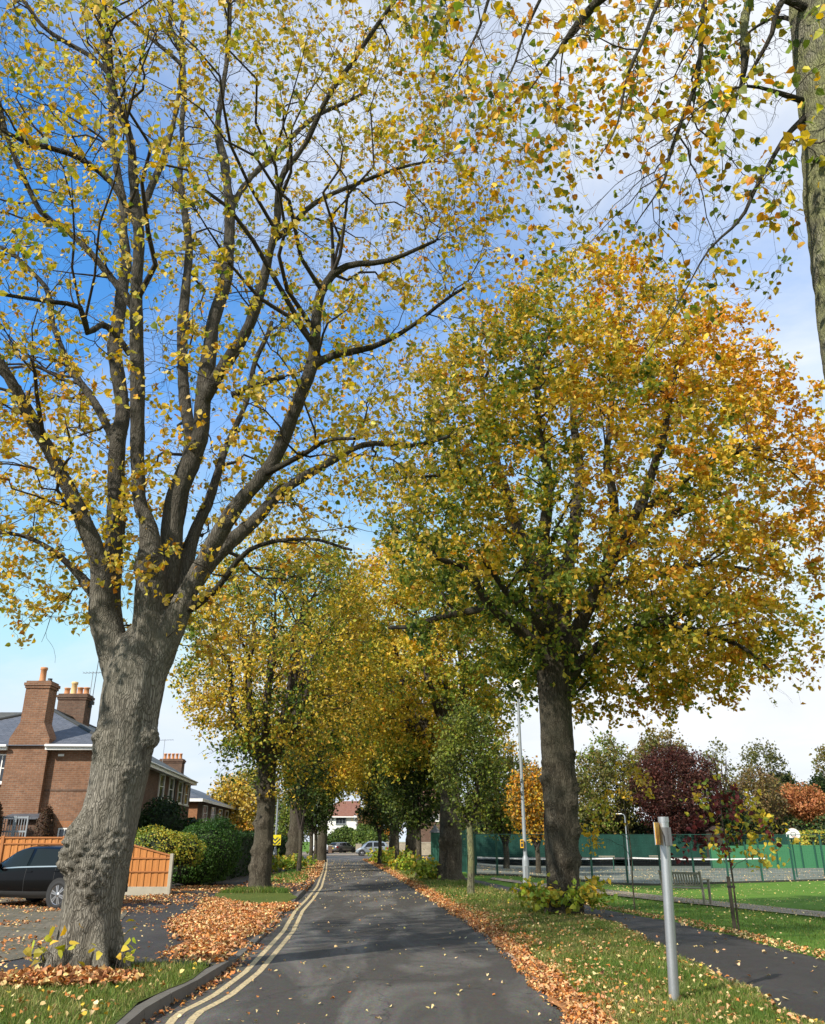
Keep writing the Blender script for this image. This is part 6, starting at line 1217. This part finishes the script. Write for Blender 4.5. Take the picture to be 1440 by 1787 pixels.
            for q in range(spokes):
                a = q*2*math.pi/spokes+.3
                for da in (-.13, .13):
                    ca, sa = math.cos(a+da), math.sin(a+da); ca0, sa0 = math.cos(a+da*2.0), math.sin(a+da*2.0); r0, r1 = wr*.15, wr*.67; tx, tz = -sa, ca; hw = .014
                    vs = [(wx_+ca0*r0+tx*hw, yy, wr+sa0*r0+tz*hw) for yy in (y1+s*.001, y1-s*.03)]+[(wx_+ca0*r0-tx*hw, yy, wr+sa0*r0-tz*hw) for yy in (y1+s*.001, y1-s*.03)]+[(wx_+ca*r1+tx*hw*1.2, yy, wr+sa*r1+tz*hw*1.2) for yy in (y1-s*.004, y1-s*.03)]+[(wx_+ca*r1-tx*hw*1.2, yy, wr+sa*r1-tz*hw*1.2) for yy in (y1-s*.004, y1-s*.03)]
                    mb.add(vs, [(0,2,6,4),(1,3,7,5),(0,4,5,1),(2,6,7,3)])
            mb.build('rim', M['alloy'], tyre)
            mb = MB(); mb.lathe([(0, y1-s*.07), (wr*.64, y1-s*.07)], (wx_, 0, wr), 20, axis='y'); mb.build('brake_disc', M['trim'], tyre)
        if roofrail: mb = MB(); mb.tube([(-1.35, s*.56, h-.04), (-1.1, s*.57, h+.035), (.25, s*.57, h+.04), (.5, s*.56, h-.03)], .016, 6); mb.build('roof_rail', M['chrome'], root)
    def cross(nm, xs2, v0, v1, mt, off=.008):  # glass across the width following the roof fall
        mb = MB(); vs = []; nw = 12
        for x in xs2:
            rg = ring(x); yl = rg[5][0]*v1
            for i in range(nw+1):
                y = -yl+2*yl*i/nw; ay = abs(y); ys_ = rg[::-1, 0][:5]; zs_ = rg[::-1, 1][:5]; vs.append((x+(off if xs2[0] > 0 else -off)*.7, y, float(np.interp(ay, ys_, zs_))+off))
        w_ = nw+1; mb.add(vs, [(j*w_+i, j*w_+i+1, (j+1)*w_+i+1, (j+1)*w_+i) for j in range(len(xs2)-1) for i in range(nw)], 0, True); return mb.build(nm, mt, root, fixn=False)
    cross('windscreen', np.linspace(.68, 1.34, 8), 0, .93, M['car_glass'], .010); cross('rear_window', np.linspace(xr_+.085, xr_+.34, 6), 0, .9, M['car_glass'], .012)
    mb = MB(); mb.box((xr_-.012, -.26, .62), (xr_+.02, .26, .73)); mb.build('number_plate', M['np'], root); mb = MB(); mb.box((xf-.02, -.26, .42), (xf+.012, .26, .53)); mb.build('number_plate', M['npw'], root)
    mb = MB(); mb.box((xr_-.02, -.72, .34), (xr_+.05, .72, .50), ch=.02); mb.build('bumper', M['trim'], root)
    return root
b = Z0(97, 1587, .03); cr = R(180-24)
Lc = 4.4; ox = -4.4/2+.0
# black crossover: put its near rear wheel on the photographed spot
wl = Vector((-2.62/2+.02, 1.8/2, 0)); rot = Matrix.Rotation(cr, 3, 'Z'); w_ = rot @ wl
car('glossy black crossover parked on the block paved drive, front out of frame', (b[0]-w_.x, b[1]-w_.y, .035), cr, paint('black_car_paint', (.003,.003,.0035), 0, .18), 4.25, 1.8, 1.5, 2.62, .335, spokes=6, roofrail=False)
def cpos(px, py, dY=0): q = Z0(px, py); return (float(q[0]), float(q[1]), 0)
car('small white hatchback seen from behind beside the stone pier at the road end', (hx(559, 127), 127, 0), R(108), paint('white_car_paint', (.75,.76,.78)), 3.9, 1.72, 1.5, 2.45, .31, spokes=5)
car('dark grey estate car parked side and tail on in front of the rounded shrub', (hx(598.5, 134), 134, 0), R(52), paint('grey_car_paint', (.16,.16,.165), .6), 4.6, 1.82, 1.5, 2.7, .32, 'estate')
car('silver blue hatchback side on, partly behind the right verge shoots', (hx(650, 108.5), 108.5, 0), R(186), paint('silver_car_paint', (.30,.34,.38), .55), 3.95, 1.78, 1.62, 2.5, .33, spokes=5, roofrail=True)
# ---------------------------------------------------------------- camera, light, sky
cam = bpy.data.cameras.new('camera'); co = bpy.data.objects.new('camera', cam); C.objects.link(co)
cam.sensor_fit = 'HORIZONTAL'; cam.sensor_width = 36; cam.lens = 36*F/1440; cam.clip_end = 3000; cam.clip_start = .05
co.location = (0, 0, EYE); co.rotation_euler = (math.pi/2+PITCH, 0, 0)
sc = bpy.context.scene; sc.camera = co
SUN_EL = R(36); SUN_DIR = Vector((-.70, -.72, 0)).normalized()*math.cos(SUN_EL)+Vector((0, 0, math.sin(SUN_EL)))
sun = bpy.data.lights.new('sun', 'SUN'); sun.energy = 4.5; sun.angle = R(.9); sun.color = (1, .93, .82)
so = bpy.data.objects.new('sun', sun); C.objects.link(so); so.rotation_euler = SUN_DIR.to_track_quat('Z', 'Y').to_euler(); so.location = (-20, -20, 30)
w = bpy.data.worlds.new('World'); sc.world = w; w.use_nodes = True; t = w.node_tree; t.nodes.clear()
n = NT.__new__(NT); n.t = t
out = t.nodes.new('ShaderNodeOutputWorld'); bg = t.nodes.new('ShaderNodeBackground'); t.links.new(bg.outputs[0], out.inputs[0])
sky = n.n('ShaderNodeTexSky', sky_type='NISHITA', sun_disc=False, sun_elevation=SUN_EL, sun_rotation=math.atan2(SUN_DIR.x, SUN_DIR.y), air_density=1.0, dust_density=.3, ozone_density=2.2)
skc = n.n('ShaderNodeVectorMath', {0: n.n('ShaderNodeHueSaturation', {'Saturation': 1.3, 'Value': 1.6, 'Color': sky.outputs[0]}).outputs[0], 1: (3.9, 4.5, 5.2)}, operation='MINIMUM').outputs[0]
tc = n.n('ShaderNodeTexCoord').outputs['Generated']; sp = n.n('ShaderNodeSeparateXYZ', {0: tc})
zz = n.math('ADD', n.math('MAXIMUM', sp.outputs[2], 0.0), .22)
pv = n.n('ShaderNodeCombineXYZ', {0: n.math('DIVIDE', sp.outputs[0], zz), 1: n.math('DIVIDE', sp.outputs[1], zz), 2: 0.0}).outputs[0]
pv = n.n('ShaderNodeVectorMath', {0: pv, 1: (30.9, 30.9, 0)}).outputs[0]; nz = n.noise(pv, 1.15, 9, .58, .6); nz2 = n.noise(pv, .5, 3, .5)
bias = n.math('ADD', n.math('MULTIPLY', n.math('DIVIDE', sp.outputs[0], n.math('MAXIMUM', sp.outputs[1], .2)), .30), n.math('MULTIPLY', n.math('SUBTRACT', .32, sp.outputs[2]), .18))
cl = n.math('ADD', n.math('ADD', n.math('MULTIPLY', nz, .85), n.math('MULTIPLY', nz2, .28)), n.math('ADD', bias, n.math('MULTIPLY', n.math('MAXIMUM', n.math('SUBTRACT', sp.outputs[2], .58), 0.0), 1.1)))
skc = n.mix(n.math('MULTIPLY', n.math('MAXIMUM', n.math('SUBTRACT', 1.0, n.math('DIVIDE', n.math('MAXIMUM', sp.outputs[2], 0.0), .42)), 0.0), .75), skc, (4.2, 4.75, 5.4))
cf = n.ramp(cl, [(.46, 0.), (.78, 1.)])
ccol = n.ramp(n.noise(pv, 2.3, 6, .6, .4), [(.3, (4.7, 4.9, 5.1)), (.65, (5.3, 5.45, 5.65))])
mx = n.mix(n.math('MULTIPLY', cf, .93), skc, ccol)
t.links.new(mx, bg.inputs[0]); bg.inputs[1].default_value = .13
sc.view_settings.view_transform = 'Standard'; sc.view_settings.look = 'None'; sc.view_settings.exposure = .6; sc.view_settings.gamma = 1
sc.cycles.max_bounces = 6; sc.cycles.transparent_max_bounces = 8; sc.cycles.transmission_bounces = 4; sc.cycles.diffuse_bounces = 3
sc.cycles.use_adaptive_sampling = True
